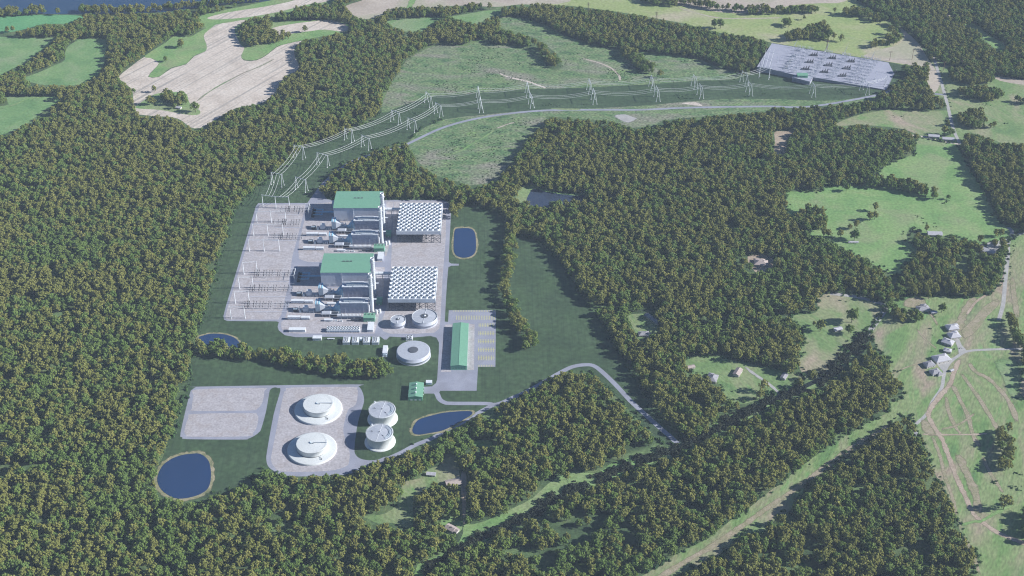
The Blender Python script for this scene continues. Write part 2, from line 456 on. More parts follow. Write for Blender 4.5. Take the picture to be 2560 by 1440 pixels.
# ============================================================================
# SETTING
# ============================================================================
CLEAR = []      # image-pixel outlines that stay free of trees
WOOD = []       # stands of trees inside those outlines

def field(name, pts, mat, z=0.06, clear=True, smooth=4, jitter=0.0):
    if clear: CLEAR.append(pts)
    return sheet(name, pts, mat, z, smooth=smooth, jitter=jitter)

g = MB().add([(-5000, 300, 0), (5000, 300, 0), (5000, 9000, 0), (-5000, 9000, 0)], [(0, 1, 2, 3)])
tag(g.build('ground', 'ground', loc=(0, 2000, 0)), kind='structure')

RIVER = [(-500, -260), (1000, -260), (760, -12), (650, 5), (580, 9), (500, 18), (420, 30), (300, 35), (180, 36), (60, 34), (0, 37), (-500, 44)]
field('river', RIVER, 'river', 0.10, smooth=0)
field('field', [(-120, 45), (0, 41), (100, 37), (205, 40), (182, 58), (110, 60), (80, 68), (40, 78), (0, 83), (-120, 84)], 'bright_field', smooth=3)
field('field', [(-120, 92), (0, 92), (60, 95), (135, 96), (118, 115), (90, 135), (70, 155), (30, 172), (0, 187), (-120, 215)], 'green_field', smooth=3)
field('field', [(202, 97), (240, 99), (268, 99), (264, 130), (260, 162), (247, 186), (220, 202), (190, 213), (140, 213), (100, 211), (58, 197), (95, 182), (130, 166), (162, 150), (165, 122)], 'green_field', smooth=3)
field('field', [(20, 241), (90, 242), (162, 242), (140, 258), (105, 280), (75, 303), (50, 321), (0, 338), (-120, 370), (-120, 275), (10, 265), (19, 255)], 'green_field', smooth=3)
soft_ribbon('field_path', [(0, 274), (45, 258), (70, 247), (110, 243)], 4, 'pasture', 0.09)
STUB = [(296, 192), (325, 168), (360, 143), (380, 147), (397, 158), (385, 173), (370, 192), (398, 192), (428, 171), (465, 161), (486, 140), (514, 128), (516, 110), (510, 96), (513, 82), (539, 62), (575, 56), (617, 49), (592, 66), (592, 82), (600, 109), (612, 119), (603, 138), (610, 151), (641, 151), (668, 137), (692, 118), (716, 110), (756, 102), (738, 116), (737, 142), (748, 165), (738, 180), (710, 190), (702, 212), (674, 246), (645, 261), (590, 270), (532, 304), (500, 320), (475, 318), (455, 302), (425, 292), (345, 286), (334, 256), (331, 225), (318, 214), (304, 202)]
field('stubble_field', STUB, 'stubble', 0.06, smooth=2)
field('field_margin', [(361, 142), (385, 124), (412, 108), (440, 88), (475, 92), (500, 78), (522, 68), (540, 60), (512, 84), (510, 96), (516, 112), (514, 127), (486, 139), (464, 160), (426, 170), (398, 191), (372, 191), (386, 173), (397, 158), (380, 146)], 'pasture', 0.09)
field('field_margin', [(342, 264), (382, 238), (410, 232), (462, 232), (474, 257), (500, 277), (494, 287), (462, 286), (400, 275), (344, 271)], 'pasture', 0.10)
field('field_margin', [(588, 68), (600, 109), (611, 119), (604, 138), (611, 149), (641, 149), (667, 136), (691, 117), (716, 109), (754, 101), (830, 86), (872, 77), (872, 52), (840, 49), (760, 52), (700, 55), (640, 52)], 'pasture', 0.09)
field('stubble_field', [(674, 75), (692, 67), (744, 58), (820, 50), (850, 57), (872, 68), (860, 79), (812, 74), (775, 78), (735, 83), (700, 91), (682, 84)], 'stubble', 0.13, smooth=3)
field('field_margin', [(495, 42), (640, 9), (720, -8), (770, -20), (860, -25), (830, 8), (790, 24), (690, 42), (600, 56), (545, 62), (518, 72)], 'pasture', 0.05)
field('stubble_field', [(521, 43), (570, 31), (620, 23), (676, 14), (738, 0), (770, -22), (850, -28), (830, 0), (765, 12), (735, 20), (690, 31), (620, 43), (560, 48), (526, 48)], 'stubble', 0.13, smooth=3)
soft_ribbon('ditch', [(490, 255), (515, 235), (545, 216), (575, 200), (610, 182), (650, 166), (690, 145)], 3.0, 'meadow', 0.15)
field('tan_field', [(862, 16), (925, -8), (970, -60), (1380, -60), (1425, 3), (1300, 11), (1245, 17), (1160, 14), (1100, 17), (1000, 29), (955, 40), (905, 49), (884, 38)], 'tan_field', 0.06, smooth=3)
soft_ribbon('field_path', [(1020, 22), (1028, 8), (1040, -20)], 12, 'pasture', 0.1)
PAST = [(1262, 4), (1390, -62), (2100, -62), (2140, 5), (2180, 25), (2220, 58), (2262, 98), (2290, 123), (2318, 150), (2326, 196), (2250, 160), (1930, 107), (1880, 93), (1800, 82), (1720, 61), (1640, 46), (1560, 32), (1420, 14)]
field('pasture', PAST, 'yellow_pasture', 0.05, smooth=2)
sheet('tan_field', [(2160, 143), (2193, 126), (2249, 110), (2258, 84), (2215, 42), (2165, 8), (2202, 17), (2249, 65), (2293, 105), (2315, 139), (2350, 196), (2336, 232), (2315, 200), (2304, 170), (2246, 158)], 'tan_field', 0.09, smooth=3)
CLEAR.append([(2250, 65), (2300, 105), (2318, 139), (2352, 196), (2340, 235), (2312, 200), (2240, 150)])
sheet('stubble_field', [(1660, -45), (2150, -45), (2112, 3), (2050, 8), (1990, 12), (1960, 18), (1925, 31), (1830, 33), (1760, 25), (1700, 14), (1685, 4)], 'tan_field', 0.09, smooth=3)
soft_ribbon('field_path', [(1690, 18), (1750, 35), (1800, 45), (1880, 46), (1960, 44)], 4, 'tan_field', 0.10)
# scrubby meadows round the power lines
MEAD = [(954, 266), (976, 212), (998, 180), (1015, 152), (1044, 132), (1072, 120), (1103, 113), (1167, 116), (1195, 99), (1242, 112), (1341, 122), (1365, 163), (1388, 178), (1404, 165), (1395, 140), (1346, 99), (1289, 80), (1249, 68), (1250, 48), (1270, 41), (1327, 52), (1365, 64), (1412, 90), (1460, 104), (1471, 113), (1542, 123), (1612, 132), (1683, 139), (1754, 151), (1801, 171), (1846, 180), (1842, 200), (1754, 203), (1636, 212), (1542, 217), (1400, 223), (1294, 226), (1152, 238), (1105, 241), (1082, 244), (1018, 262), (964, 287)]
field('scrubby_meadow', MEAD, 'scrub', 0.06, smooth=2)
MEAD2 = [(1023, 367), (1092, 334), (1171, 312), (1250, 297), (1329, 291), (1366, 286), (1358, 316), (1330, 334), (1311, 364), (1277, 409), (1250, 437), (1245, 453), (1197, 461), (1160, 464), (1150, 456), (1108, 445), (1073, 431), (1050, 409), (1031, 387)]
field('scrubby_meadow', MEAD2, 'scrub', 0.06, smooth=2)
field('meadow', [(961, 54), (1044, 45), (1110, 42), (1084, 57), (1064, 73), (1030, 81), (987, 69)], 'green_field', smooth=3)
field('meadow', [(1124, 43), (1176, 33), (1223, 26), (1256, 28), (1249, 40), (1223, 46), (1188, 61), (1162, 53), (1136, 47)], 'green_field', smooth=3)
VERGE = [(1023, 367), (1044, 330), (1105, 300), (1200, 285), (1389, 270), (1640, 258), (1920, 243), (2050, 250), (2190, 234), (2196, 250), (2050, 263), (1930, 270), (1920, 278), (1850, 284), (1760, 291), (1660, 301), (1640, 313), (1575, 320), (1530, 303), (1440, 297), (1366, 291), (1329, 296), (1171, 317), (1092, 339)]
field('meadow', VERGE, 'scrub', 0.05, smooth=2)
soft_ribbon('dirt_track', [(1246, 182), (1270, 192), (1320, 204), (1345, 213), (1367, 221)], 5, 'stubble', 0.10)
soft_ribbon('dirt_track', [(1452, 145), (1500, 158), (1530, 172), (1548, 190), (1550, 203)], 4, 'tan_field', 0.10)
soft_ribbon('dirt_track', [(1240, 322), (1265, 312), (1290, 305)], 3, 'tan_field', 0.10)
soft_ribbon('dirt_track', [(1110, 390), (1150, 378), (1180, 360), (1215, 340), (1240, 322)], 4, 'pasture', 0.10)
soft_sheet('dirt_patch', [(1530, 289), (1545, 285), (1562, 284), (1586, 292), (1598, 297), (1588, 302), (1573, 309), (1550, 302)], 'lane', 0.10, 9.0)
soft_sheet('dirt_patch', [(1700, 258), (1740, 255), (1760, 266), (1722, 262)], 'stubble', 0.11, 5.0)
soft_sheet('dirt_patch', [(1375, 271), (1450, 272), (1440, 276), (1390, 274)], 'pasture', 0.10, 5.0)
# lawn of the whole works
LAWN = [(955, 281), (935, 300), (885, 325), (837, 347), (760, 372), (727, 405), (702, 427), (670, 447), (650, 467), (620, 490), (607, 502), (587, 527), (573, 566), (562, 612), (545, 652), (535, 690), (522, 735), (505, 790), (490, 850), (478, 900), (468, 960), (455, 1010), (440, 1060), (425, 1100), (405, 1148), (391, 1175), (388, 1205), (402, 1240), (430, 1254), (480, 1250), (560, 1234), (600, 1222), (640, 1188), (668, 1176), (700, 1184), (780, 1188), (870, 1188), (912, 1166), (960, 1145), (1010, 1128), (1060, 1110), (1130, 1075), (1180, 1046), (1225, 1022), (1260, 1007), (1300, 985), (1345, 962), (1390, 937), (1440, 924), (1478, 935), (1512, 966), (1555, 1006), (1595, 1050), (1628, 1092), (1655, 1105), (1690, 1117), (1715, 1106), (1692, 1082), (1652, 1048), (1620, 1000), (1582, 930), (1540, 868), (1500, 800), (1460, 748), (1430, 700), (1398, 650), (1362, 610), (1320, 590), (1290, 592), (1272, 560), (1250, 533), (1224, 525), (1187, 513), (1158, 512), (1130, 503), (1100, 499), (960, 499), (835, 498), (797, 488), (798, 472), (818, 447), (832, 430), (870, 405), (908, 388), (945, 373), (1010, 358), (1023, 350), (1044, 330), (1105, 300), (1200, 288), (1294, 279), (1389, 272), (1471, 271), (1542, 268), (1636, 262), (1707, 255), (1778, 250), (1860, 247), (1971, 249), (2054, 252), (2138, 246), (2188, 238), (2221, 222), (2246, 206), (2271, 192), (2302, 169), (2249, 161), (2100, 138), (1900, 140), (1893, 172), (1840, 198), (1754, 201), (1636, 210), (1542, 215), (1400, 221), (1294, 224), (1152, 236), (1105, 239), (1082, 241), (1018, 260), (964, 281)]
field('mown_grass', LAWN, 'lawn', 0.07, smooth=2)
# --- pads, roads, car park of the works
PAD = [(646, 508), (768, 507.5), (785, 490), (800, 470), (818, 448), (826, 449), (812, 470), (808, 485), (818, 498), (834, 501), (962, 500), (1103, 500), (1115, 502.5), (1124, 510), (1128, 520), (1127, 545), (1124, 600), (1122, 655), (1128, 659), (1147, 659.5), (1147, 664), (1128, 664.5), (1121, 668), (1118, 700), (1115, 745), (1112, 804), (1120, 805), (1122, 775.5), (1240, 775), (1238.5, 917), (1195, 917.5), (1191.5, 977), (1100, 977), (1098, 982), (1085, 984), (1060, 984), (1060, 967), (1080, 966), (1090, 958), (1093, 948), (1097, 880), (1097.5, 857), (1091, 844), (1076, 840), (1037, 843.5), (1014, 844), (974, 841.5), (967, 849), (960.6, 849), (951, 841.5), (920, 841.5), (739, 843), (712, 838), (697, 826), (694, 817), (697, 805.5), (691, 803.5), (568, 802.5), (560, 799), (558.5, 790), (565, 765), (640, 515)]
sheet('paved_pad', PAD, 'asphalt', 0.12)
PADB = [(505, 966.5), (878, 961), (896, 966), (906, 980), (910, 1004), (900, 1037), (892, 1072), (886, 1122), (890, 1138), (902, 1147), (923, 1151), (945, 1149), (960, 1143), (975, 1143), (912, 1164), (882, 1183), (814, 1190), (717, 1190), (684, 1177), (670, 1165), (666, 1149), (668, 1126), (684, 1037), (701, 976), (695, 970.5), (686, 968.6), (676, 974), (672.5, 986), (665, 1029), (653, 1072), (647, 1081), (637, 1089), (620, 1097), (605, 1099), (470, 1098), (456, 1093), (451.5, 1081), (474, 986), (481, 974), (490, 968.5)]
sheet('paved_pad', PADB, 'asphalt', 0.12, smooth=3)
def gravel(pts, smooth=0): return sheet('gravel_pad', pts, 'gravel', 0.16, smooth=smooth)
gravel([(649, 511.5), (764, 511.5), (760, 530), (741, 604), (731, 640), (722, 705), (704, 785), (696, 799), (571, 799), (563, 796), (569, 769)])
gravel([(771, 511), (828, 505), (956, 504), (958, 640), (955, 655), (938, 655), (936, 640), (812, 640), (800, 655), (770, 655), (748, 648), (746, 630), (748, 604)])
gravel([(966, 504), (984, 504), (979, 560), (976, 602), (966, 640), (962, 640)])
gravel([(985, 504), (1100, 504), (1110, 507), (1116, 515), (1114, 600), (1106, 700), (1101, 800), (1098, 822), (1085, 832), (1040, 834.5), (975, 834.5), (958, 828), (952, 815), (955, 800), (966, 770), (976, 700), (980, 606)])
gravel([(744, 664), (800, 667), (805, 680), (800, 720), (935, 720), (938, 668), (962, 668), (957, 745), (942, 815), (936, 834), (742, 834), (712, 831), (703, 820), (703, 806), (712, 798), (728, 745), (735, 700)])
gravel([(1112, 812), (1131, 811), (1127, 930), (1103, 930), (1105, 860)])
gravel([(1172, 810), (1186.5, 811), (1185, 925), (1168, 925)])
gravel([(494, 973.5), (655, 970), (661, 977), (656, 1006), (644, 1021), (622, 1026.5), (488, 1027), (480, 1021), (484, 989)], 3)
gravel([(486, 1035), (628, 1033), (642, 1037), (646, 1046), (641, 1070), (632, 1083), (618, 1091), (478, 1092), (466, 1088), (461, 1078), (471, 1044)], 3)
gravel([(715, 977), (730, 969), (878, 967.5), (893, 973), (894, 990), (888, 1013), (871, 1024), (861, 1056), (859, 1085), (873, 1124), (873, 1153), (863, 1167), (814, 1178), (707, 1179), (686, 1167), (678, 1152), (680, 1131), (707, 994)], 3)
# bay markings
mk = MB()
def mline(a, b, w=0.42):
    a, b = Vector(a), Vector(b); n = Vector((-(b - a).y, (b - a).x)).normalized() * w / 2
    mk.add([(a.x - n.x, a.y - n.y, 0.2), (b.x - n.x, b.y - n.y, 0.2), (b.x + n.x, b.y + n.y, 0.2), (a.x + n.x, a.y + n.y, 0.2)], [(0, 1, 2, 3)])
for i in range(27):
    x = 1030 + i * 19.3
    mline(Z4(x, 172), Z4(x, 190))
for i in range(24):
    x = 1063 + i * 19.8
    mline(Z4(x, 236), Z4(x, 286))
for j, (y0, y1) in enumerate(((328, 374), (424, 472), (520, 570), (620, 670), (716, 772))):
    for i in range(10):
        x = 1333 + i * 19.8 - j * 2.2
        mline(Z4(x, y0), Z4(x, y1))
    mline(Z4(1327 - j * 2, (y0 + y1) / 2), Z4(1530 - j * 0.5, (y0 + y1) / 2))
for i in range(10):
    x = 1322 + i * 19.8
    mline(Z4(x, 828), Z4(x, 850))
tag(mk.build('parking_markings', 'marking'), kind='structure')
# --- roads
ribbon('road', [(1085, 976), (1093, 985), (1099, 998), (1112, 1006.5), (1130, 1008.5), (1215, 1009), (1235, 1011.5), (1255, 1007), (1285, 993), (1307, 984), (1357, 957), (1397, 933.5), (1430, 917.5), (1462, 912), (1485, 915), (1508, 932), (1540, 963), (1575, 1001), (1616, 1039), (1657, 1076), (1675, 1091), (1690, 1106)], 8.5, 'asphalt', 0.14)
sheet('road', [(1672, 1087), (1684, 1096), (1700, 1106), (1723, 1106), (1706, 1113), (1682, 1124), (1689, 1114), (1686, 1104), (1668, 1092)], 'asphalt', 0.17)
ribbon('road', [(1240, 1010), (1222, 1018), (1195, 1033), (1160, 1054), (1120, 1073), (1080, 1096), (1040, 1112), (1000, 1133), (960, 1150), (925, 1160), (895, 1165)], 8.0, 'asphalt', 0.145)
ribbon('road', [(775, 505), (790, 484), (805, 464), (818, 450), (840, 430), (880, 404), (925, 388), (975, 374), (1010, 364), (1025, 357), (1060, 340), (1100, 322), (1150, 306), (1210, 293), (1280, 283), (1340, 277.5), (1400, 275), (1500, 274.5), (1600, 274.5), (1700, 270), (1800, 267.5), (1880, 266.5), (1930, 266), (2000, 268), (2060, 262), (2130, 250), (2200, 236), (2222, 228), (2245, 222), (2268, 223), (2300, 231), (2330, 234), (2362, 237)], 7.5, 'asphalt', 0.14)
ribbon('lane', [(2330, 120), (2335, 142), (2343, 172), (2353, 205), (2362, 237), (2368, 260), (2374, 284), (2380, 310), (2387, 332), (2400, 360)], 7, 'lane', 0.15)
ribbon('lane', [(2277, 338), (2310, 342), (2350, 352), (2400, 361)], 6, 'stubble', 0.15)
ribbon('lane', [(2620, 565), (2565, 580), (2535, 592), (2522, 600), (2520, 638), (2514, 693), (2510, 740), (2507, 765), (2497, 800)], 7, 'lane', 0.15)
ribbon('lane', [(2521, 568), (2531, 582), (2522, 600)], 8, 'lane', 0.16)
ribbon('lane', [(2520, 600), (2490, 606), (2455, 614), (2470, 632)], 6, 'lane', 0.155)
ribbon('lane', [(2165, 840), (2180, 820), (2200, 793), (2212, 775), (2205, 760), (2150, 744), (2105, 737), (2075, 734)], 9, 'lane', 0.15)
ribbon('lane', [(2620, 872), (2530, 873), (2470, 874), (2420, 878), (2395, 890), (2370, 912), (2360, 937), (2354, 970), (2332, 1003), (2318, 1034), (2290, 1060)], 5.5, 'lane', 0.15)
sheet('farmyard', [(2415, 878), (2390, 897), (2372, 915), (2362, 930), (2348, 918), (2346, 909), (2374, 897), (2397, 884), (2386, 846), (2394, 840), (2404, 862)], 'lane', 0.17, smooth=3)
soft_ribbon('dirt_track', [(2400, 895), (2385, 930), (2375, 960), (2350, 990), (2322, 1030), (2327, 1053), (2346, 1084), (2356, 1100), (2371, 1139), (2390, 1191), (2412, 1238), (2429, 1276), (2451, 1301), (2503, 1336), (2600, 1372)], 6, 'dirt', 0.13)
soft_ribbon('dirt_track', [(2300, 1086), (2360, 1087), (2440, 1086), (2470, 1084)], 3, 'dirt', 0.14)
soft_ribbon('dirt_track', [(2400, 1315), (2430, 1305), (2455, 1302), (2490, 1282), (2540, 1258)], 4, 'pasture', 0.14)
soft_ribbon('dirt_track', [(1860, 916), (1893, 940), (1925, 962), (1960, 995)], 4, 'lane', 0.14)
soft_ribbon('dirt_track', [(2480, 730), (2440, 755), (2415, 790)], 4, 'dirt', 0.14)
# --- ponds
def pond(name, pts, mat='water', bank=5.0, smooth=4):
    w = smooth_poly([G(*p) for p in pts], smooth)
    c = Vector((sum(p[0] for p in w) / len(w), sum(p[1] for p in w) / len(w)))
    rr = random.Random(5)
    b = []
    for p in w:
        d = (Vector(p) - c).normalized(); k = bank * rr.uniform(0.75, 1.25)
        b.append((p[0] + d.x * k, p[1] + d.y * k))
    soft_sheet('sandy_bank', [(p[0] + (p[0] - c.x) * .05, p[1] + (p[1] - c.y) * .05) for p in b], 'sand', 0.15, bank * .8, px=False, smooth=0)
    sheet(name, w, mat, 0.42, px=False)
pond('pond', [(478, 1135), (500, 1135), (520, 1150), (527, 1175), (526, 1205), (516, 1226), (490, 1240), (455, 1247), (430, 1243), (405, 1226), (394, 1205), (396, 1185), (408, 1163), (430, 1147), (455, 1138)])
pond('pond', [(1138, 574), (1150, 571), (1172, 571), (1184, 577), (1189, 592), (1190, 618), (1186, 634), (1172, 643), (1152, 644), (1138, 636), (1134, 620), (1135, 592)], bank=4)
pond('pond', [(1035, 1064), (1045, 1051), (1062, 1044), (1100, 1034), (1130, 1030), (1165, 1028), (1180, 1030), (1178, 1038), (1158, 1050), (1130, 1066), (1105, 1077), (1075, 1083), (1048, 1087), (1035, 1084), (1031, 1076)], bank=4)
pond('pond', [(497, 846), (508, 839), (525, 835), (550, 835), (572, 839), (588, 846), (600, 858), (610, 870), (560, 870), (520, 866)], bank=4)
LAKE = [(1327, 478), (1338, 472), (1352, 475), (1372, 481), (1408, 486), (1440, 489), (1471, 489), (1470, 510), (1440, 525), (1380, 530), (1340, 522), (1316, 505)]
field('grass_bank', [(1290, 494), (1305, 468), (1318, 463), (1335, 464), (1358, 473), (1408, 483), (1475, 486), (1478, 512), (1440, 530), (1360, 533), (1310, 512)], 'pasture', 0.06)
CLEAR.append([(1290, 493), (1306, 464), (1329, 464), (1356, 475), (1408, 485), (1469, 488), (1453, 496), (1382, 504), (1366, 519), (1342, 513), (1313, 504)])
CLEAR.pop(-2)
sheet('pond', LAKE, 'lake', 0.12, smooth=4)
# --- eastern pastures
P2 = [(2293, 346), (2340, 352), (2400, 362), (2405, 380), (2412, 395), (2429, 429), (2457, 471), (2471, 504), (2490, 538), (2515, 566), (2560, 574), (2560, 582), (2505, 600), (2452, 612), (2415, 599), (2354, 590), (2321, 588), (2290, 575), (2268, 580), (2271, 604), (2302, 629), (2271, 654), (2249, 690), (2221, 682), (2188, 663), (2143, 640), (2096, 618), (2077, 602), (2032, 592), (2004, 566), (1968, 535), (1968, 515), (1965, 480), (1985, 479), (2054, 479), (2062, 465), (2107, 467), (2157, 462), (2196, 430), (2221, 410), (2285, 385), (2290, 360)]
field('pasture', P2, 'pasture', 0.06, smooth=2)
P3 = [(2088, 311), (2130, 292), (2188, 279), (2249, 274), (2304, 278), (2366, 276), (2368, 286), (2360, 305), (2377, 330), (2399, 358), (2318, 340), (2288, 334), (2254, 322), (2182, 314), (2138, 312), (2104, 315)]
field('pasture', P3, 'dry_pasture', 0.06, smooth=2)
P4 = [(2326, 140), (2350, 158), (2400, 176), (2450, 186), (2490, 190), (2560, 200), (2640, 205), (2640, 370), (2560, 362), (2500, 356), (2445, 336), (2412, 333), (2408, 360), (2399, 362), (2385, 322), (2370, 285), (2360, 244), (2332, 240), (2345, 215), (2340, 190)]
field('pasture', P4, 'dry_pasture', 0.055, smooth=2)
sheet('tan_field', [(2485, 189), (2560, 199), (2640, 205), (2640, 216), (2560, 212), (2500, 202)], 'tan_field', 0.09, smooth=2)
field('clearing', [(2405, 60), (2440, 62), (2475, 90), (2510, 110), (2506, 132), (2485, 120), (2465, 103), (2445, 78)], 'pasture', 0.06, smooth=3)
field('clearing', [(2360, 36), (2376, 38), (2384, 46), (2370, 42)], 'stubble', 0.06)
P6 = [(2043, 739), (2079, 734), (2138, 737), (2207, 759), (2213, 776), (2190, 806), (2165, 839), (2149, 839), (2127, 859), (2099, 898), (2071, 937), (2054, 943), (2015, 942), (1999, 920), (1993, 889), (2010, 850), (2004, 816), (1971, 796), (1971, 788), (2027, 785), (2045, 773)]
field('pasture', P6, 'dry_pasture', 0.06, smooth=2)
P7 = [(1712, 893), (1736, 890), (1794, 893), (1852, 905), (1900, 914), (1943, 923), (1988, 934), (2021, 945), (1990, 962), (1957, 980), (1929, 980), (1888, 1000), (1860, 1010), (1820, 1004), (1803, 981), (1794, 957), (1765, 942), (1730, 933), (1712, 912)]
field('pasture', P7, 'dry_pasture', 0.06, smooth=2)
P5 = [(2640, 570), (2525, 598), (2512, 640), (2507, 690), (2478, 735), (2430, 743), (2380, 741), (2320, 743), (2255, 741), (2212, 772), (2165, 842), (2185, 850), (2195, 875), (2222, 895), (2228, 940), (2256, 960), (2250, 1000), (2222, 1006), (2222, 1030), (2180, 1050), (2140, 1075), (2090, 1103), (2035, 1142), (1975, 1189), (1915, 1235), (1860, 1280), (1826, 1301), (1768, 1348), (1698, 1380), (1657, 1410), (1601, 1442), (1540, 1490), (1640, 1490), (1695, 1440), (1768, 1404), (1823, 1368), (1868, 1334), (1901, 1333), (1942, 1300), (1991, 1262), (2013, 1219), (2057, 1191), (2079, 1164), (2133, 1123), (2183, 1101), (2226, 1066), (2245, 1045), (2277, 1039), (2288, 1075), (2308, 1096), (2312, 1130), (2319, 1152), (2341, 1191), (2363, 1238), (2388, 1279), (2401, 1333), (2429, 1372), (2451, 1402), (2440, 1440), (2440, 1530), (2660, 1530)]
field('pasture', P5, 'streaky_pasture', 0.06, smooth=2)
soft_ribbon('dirt_track', [(1610, 1470), (1700, 1412), (1790, 1360), (1860, 1312), (1930, 1262), (2000, 1215), (2060, 1170), (2130, 1120), (2190, 1085), (2235, 1058)], 7, 'worn', 0.10)
for pts, w_ in (([(2440, 742), (2420, 768), (2405, 795), (2395, 830)], 16), ([(2380, 960), (2400, 1000), (2420, 1040), (2432, 1086), (2450, 1120)], 9), ([(2400, 930), (2440, 985), (2475, 1040), (2500, 1085)], 8), ([(2365, 990), (2372, 1030), (2390, 1070), (2405, 1086)], 7),
               ([(2330, 1090), (2350, 1140), (2362, 1190), (2380, 1240), (2392, 1290)], 6), ([(2390, 1130), (2420, 1190), (2440, 1240), (2446, 1290)], 14), ([(2455, 1140), (2480, 1190), (2510, 1235)], 7), ([(2400, 1330), (2430, 1380), (2450, 1440)], 7), ([(2300, 760), (2330, 790), (2345, 815)], 5),
               ([(2290, 820), (2310, 845), (2345, 875)], 3.5), ([(2240, 930), (2275, 915), (2310, 905)], 3), ([(2530, 690), (2535, 740), (2545, 800)], 10), ([(2420, 905), (2440, 930), (2475, 950), (2520, 1000), (2545, 1060)], 10), ([(2350, 1075), (2400, 1060), (2440, 1030)], 5)):
    soft_ribbon('dirt_track', pts, w_ * .7, 'worn', 0.088)
for pts in ([(2430, 800), (2400, 830), (2410, 850), (2440, 830), (2470, 790), (2500, 760), (2495, 745), (2460, 765)],
            [(2300, 1050), (2315, 1045), (2335, 1075), (2345, 1092), (2320, 1090), (2302, 1075)],
            [(2530, 930), (2560, 950), (2620, 1010), (2560, 1000), (2540, 960)],
            [(2265, 745), (2310, 743), (2320, 765), (2280, 772), (2255, 765)]):
    soft_sheet('dirt_patch', pts, 'worn', 0.09, 9.0)
for pts in ([(2480, 895), (2540, 885), (2560, 940), (2545, 1020), (2520, 990), (2500, 940)],):
    soft_sheet('bright_grass', pts, 'green_field', 0.085, 26.0)
# --- small clearings in the woods
for pts, mt in (([(904, 1290), (962, 1284), (1001, 1250), (1007, 1207), (1048, 1196), (1071, 1173), (1101, 1162), (1115, 1134), (1137, 1134), (1148, 1184), (1146, 1207), (1120, 1210), (1080, 1207), (1055, 1228), (1034, 1252), (1032, 1320), (1009, 1318), (979, 1307), (946, 1309), (918, 1296)], 'dry_pasture'),
                ([(1104, 1290), (1150, 1300), (1157, 1310), (1148, 1330), (1112, 1330)], 'pasture'), ([(1176, 1107), (1200, 1100), (1229, 1103), (1225, 1118), (1190, 1115)], 'pasture'),
                ([(1569, 788), (1613, 784), (1630, 790), (1648, 808), (1645, 826), (1630, 838), (1596, 846), (1587, 826), (1575, 806)], 'dry_pasture'),
                ([(1869, 641), (1925, 639), (1932, 665), (1917, 678), (1888, 680)], 'dirt'), ([(1937, 330), (1960, 328), (1990, 328), (1970, 345), (1962, 386), (1935, 388), (1937, 350)], 'dirt'),
                ([(2395, 650), (2412, 640), (2425, 655), (2415, 680), (2390, 672)], 'pasture'), ([(2450, 612), (2490, 605), (2505, 622), (2475, 638)], 'lane'),
                ([(1152, 1190), (1166, 1190), (1163, 1300), (1158, 1306)], 'dirt')):
    field('clearing', pts, mt, 0.06, smooth=3)
# --- creek with its grass strip
BANK = [(1040, 1460), (1043, 1412), (1087, 1393), (1137, 1368), (1157, 1334), (1160, 1310), (1184, 1311), (1240, 1292), (1287, 1268), (1332, 1245), (1373, 1207), (1420, 1184), (1490, 1189), (1540, 1157), (1615, 1142), (1634, 1122), (1680, 1118), (1723, 1105), (1768, 1082), (1790, 1060), (1830, 1035), (1860, 1022), (1907, 998), (1952, 997), (1988, 970), (2054, 945), (2080, 930), (2127, 890), (2165, 845), (2168, 852), (2127, 900), (2085, 940), (2032, 970), (1971, 995), (1915, 1025), (1860, 1052), (1800, 1085), (1726, 1114), (1684, 1133), (1629, 1150), (1587, 1163), (1518, 1197), (1479, 1209), (1445, 1231), (1395, 1253), (1360, 1283), (1323, 1292), (1282, 1309), (1240, 1333), (1212, 1354), (1157, 1372), (1120, 1394), (1080, 1430), (1070, 1460)]
field('creek_bank', BANK, 'pasture', 0.065, smooth=2, clear=False)
CLEAR_BASE = [BANK]
CREEK_GRASS = BANK
CREEK = [(1070, 1450), (1095, 1424), (1140, 1392), (1185, 1366), (1240, 1338), (1290, 1312), (1335, 1290), (1375, 1270), (1420, 1245), (1455, 1222), (1500, 1205), (1550, 1180), (1600, 1158), (1650, 1143), (1700, 1126), (1750, 1103), (1800, 1080), (1850, 1052), (1900, 1025), (1960, 996), (2020, 972), (2070, 945), (2105, 912), (2135, 880), (2164, 846)]
STRIP = [(1420, 1180), (1490, 1182), (1540, 1152), (1615, 1138), (1680, 1114), (1730, 1099), (1736, 1120), (1690, 1141), (1640, 1156), (1590, 1172), (1530, 1203), (1480, 1220), (1430, 1238)]
soft_sheet('creek_bank', STRIP, 'pasture', 0.066, 2.0)
CLEAR_BASE.append(STRIP)
CREEK = [(a - 4, b - 8) for a, b in CREEK]
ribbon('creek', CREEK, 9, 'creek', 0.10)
CLEAR_BASE.append([(2168, 836), (2120, 864), (2080, 910), (2030, 946), (1985, 962), (1990, 988), (2042, 975), (2094, 948), (2134, 903), (2176, 856)])
# ============================================================================
# POWER WORKS
# ============================================================================
UNIT = []     # things of one power block; copied 221 m further back afterwards
def uthing(name, label, cat, loc, group=None):
    o = thing(name, label.format(B='nearer'), cat, loc, group)
    UNIT.append((o, label, group))
    return o

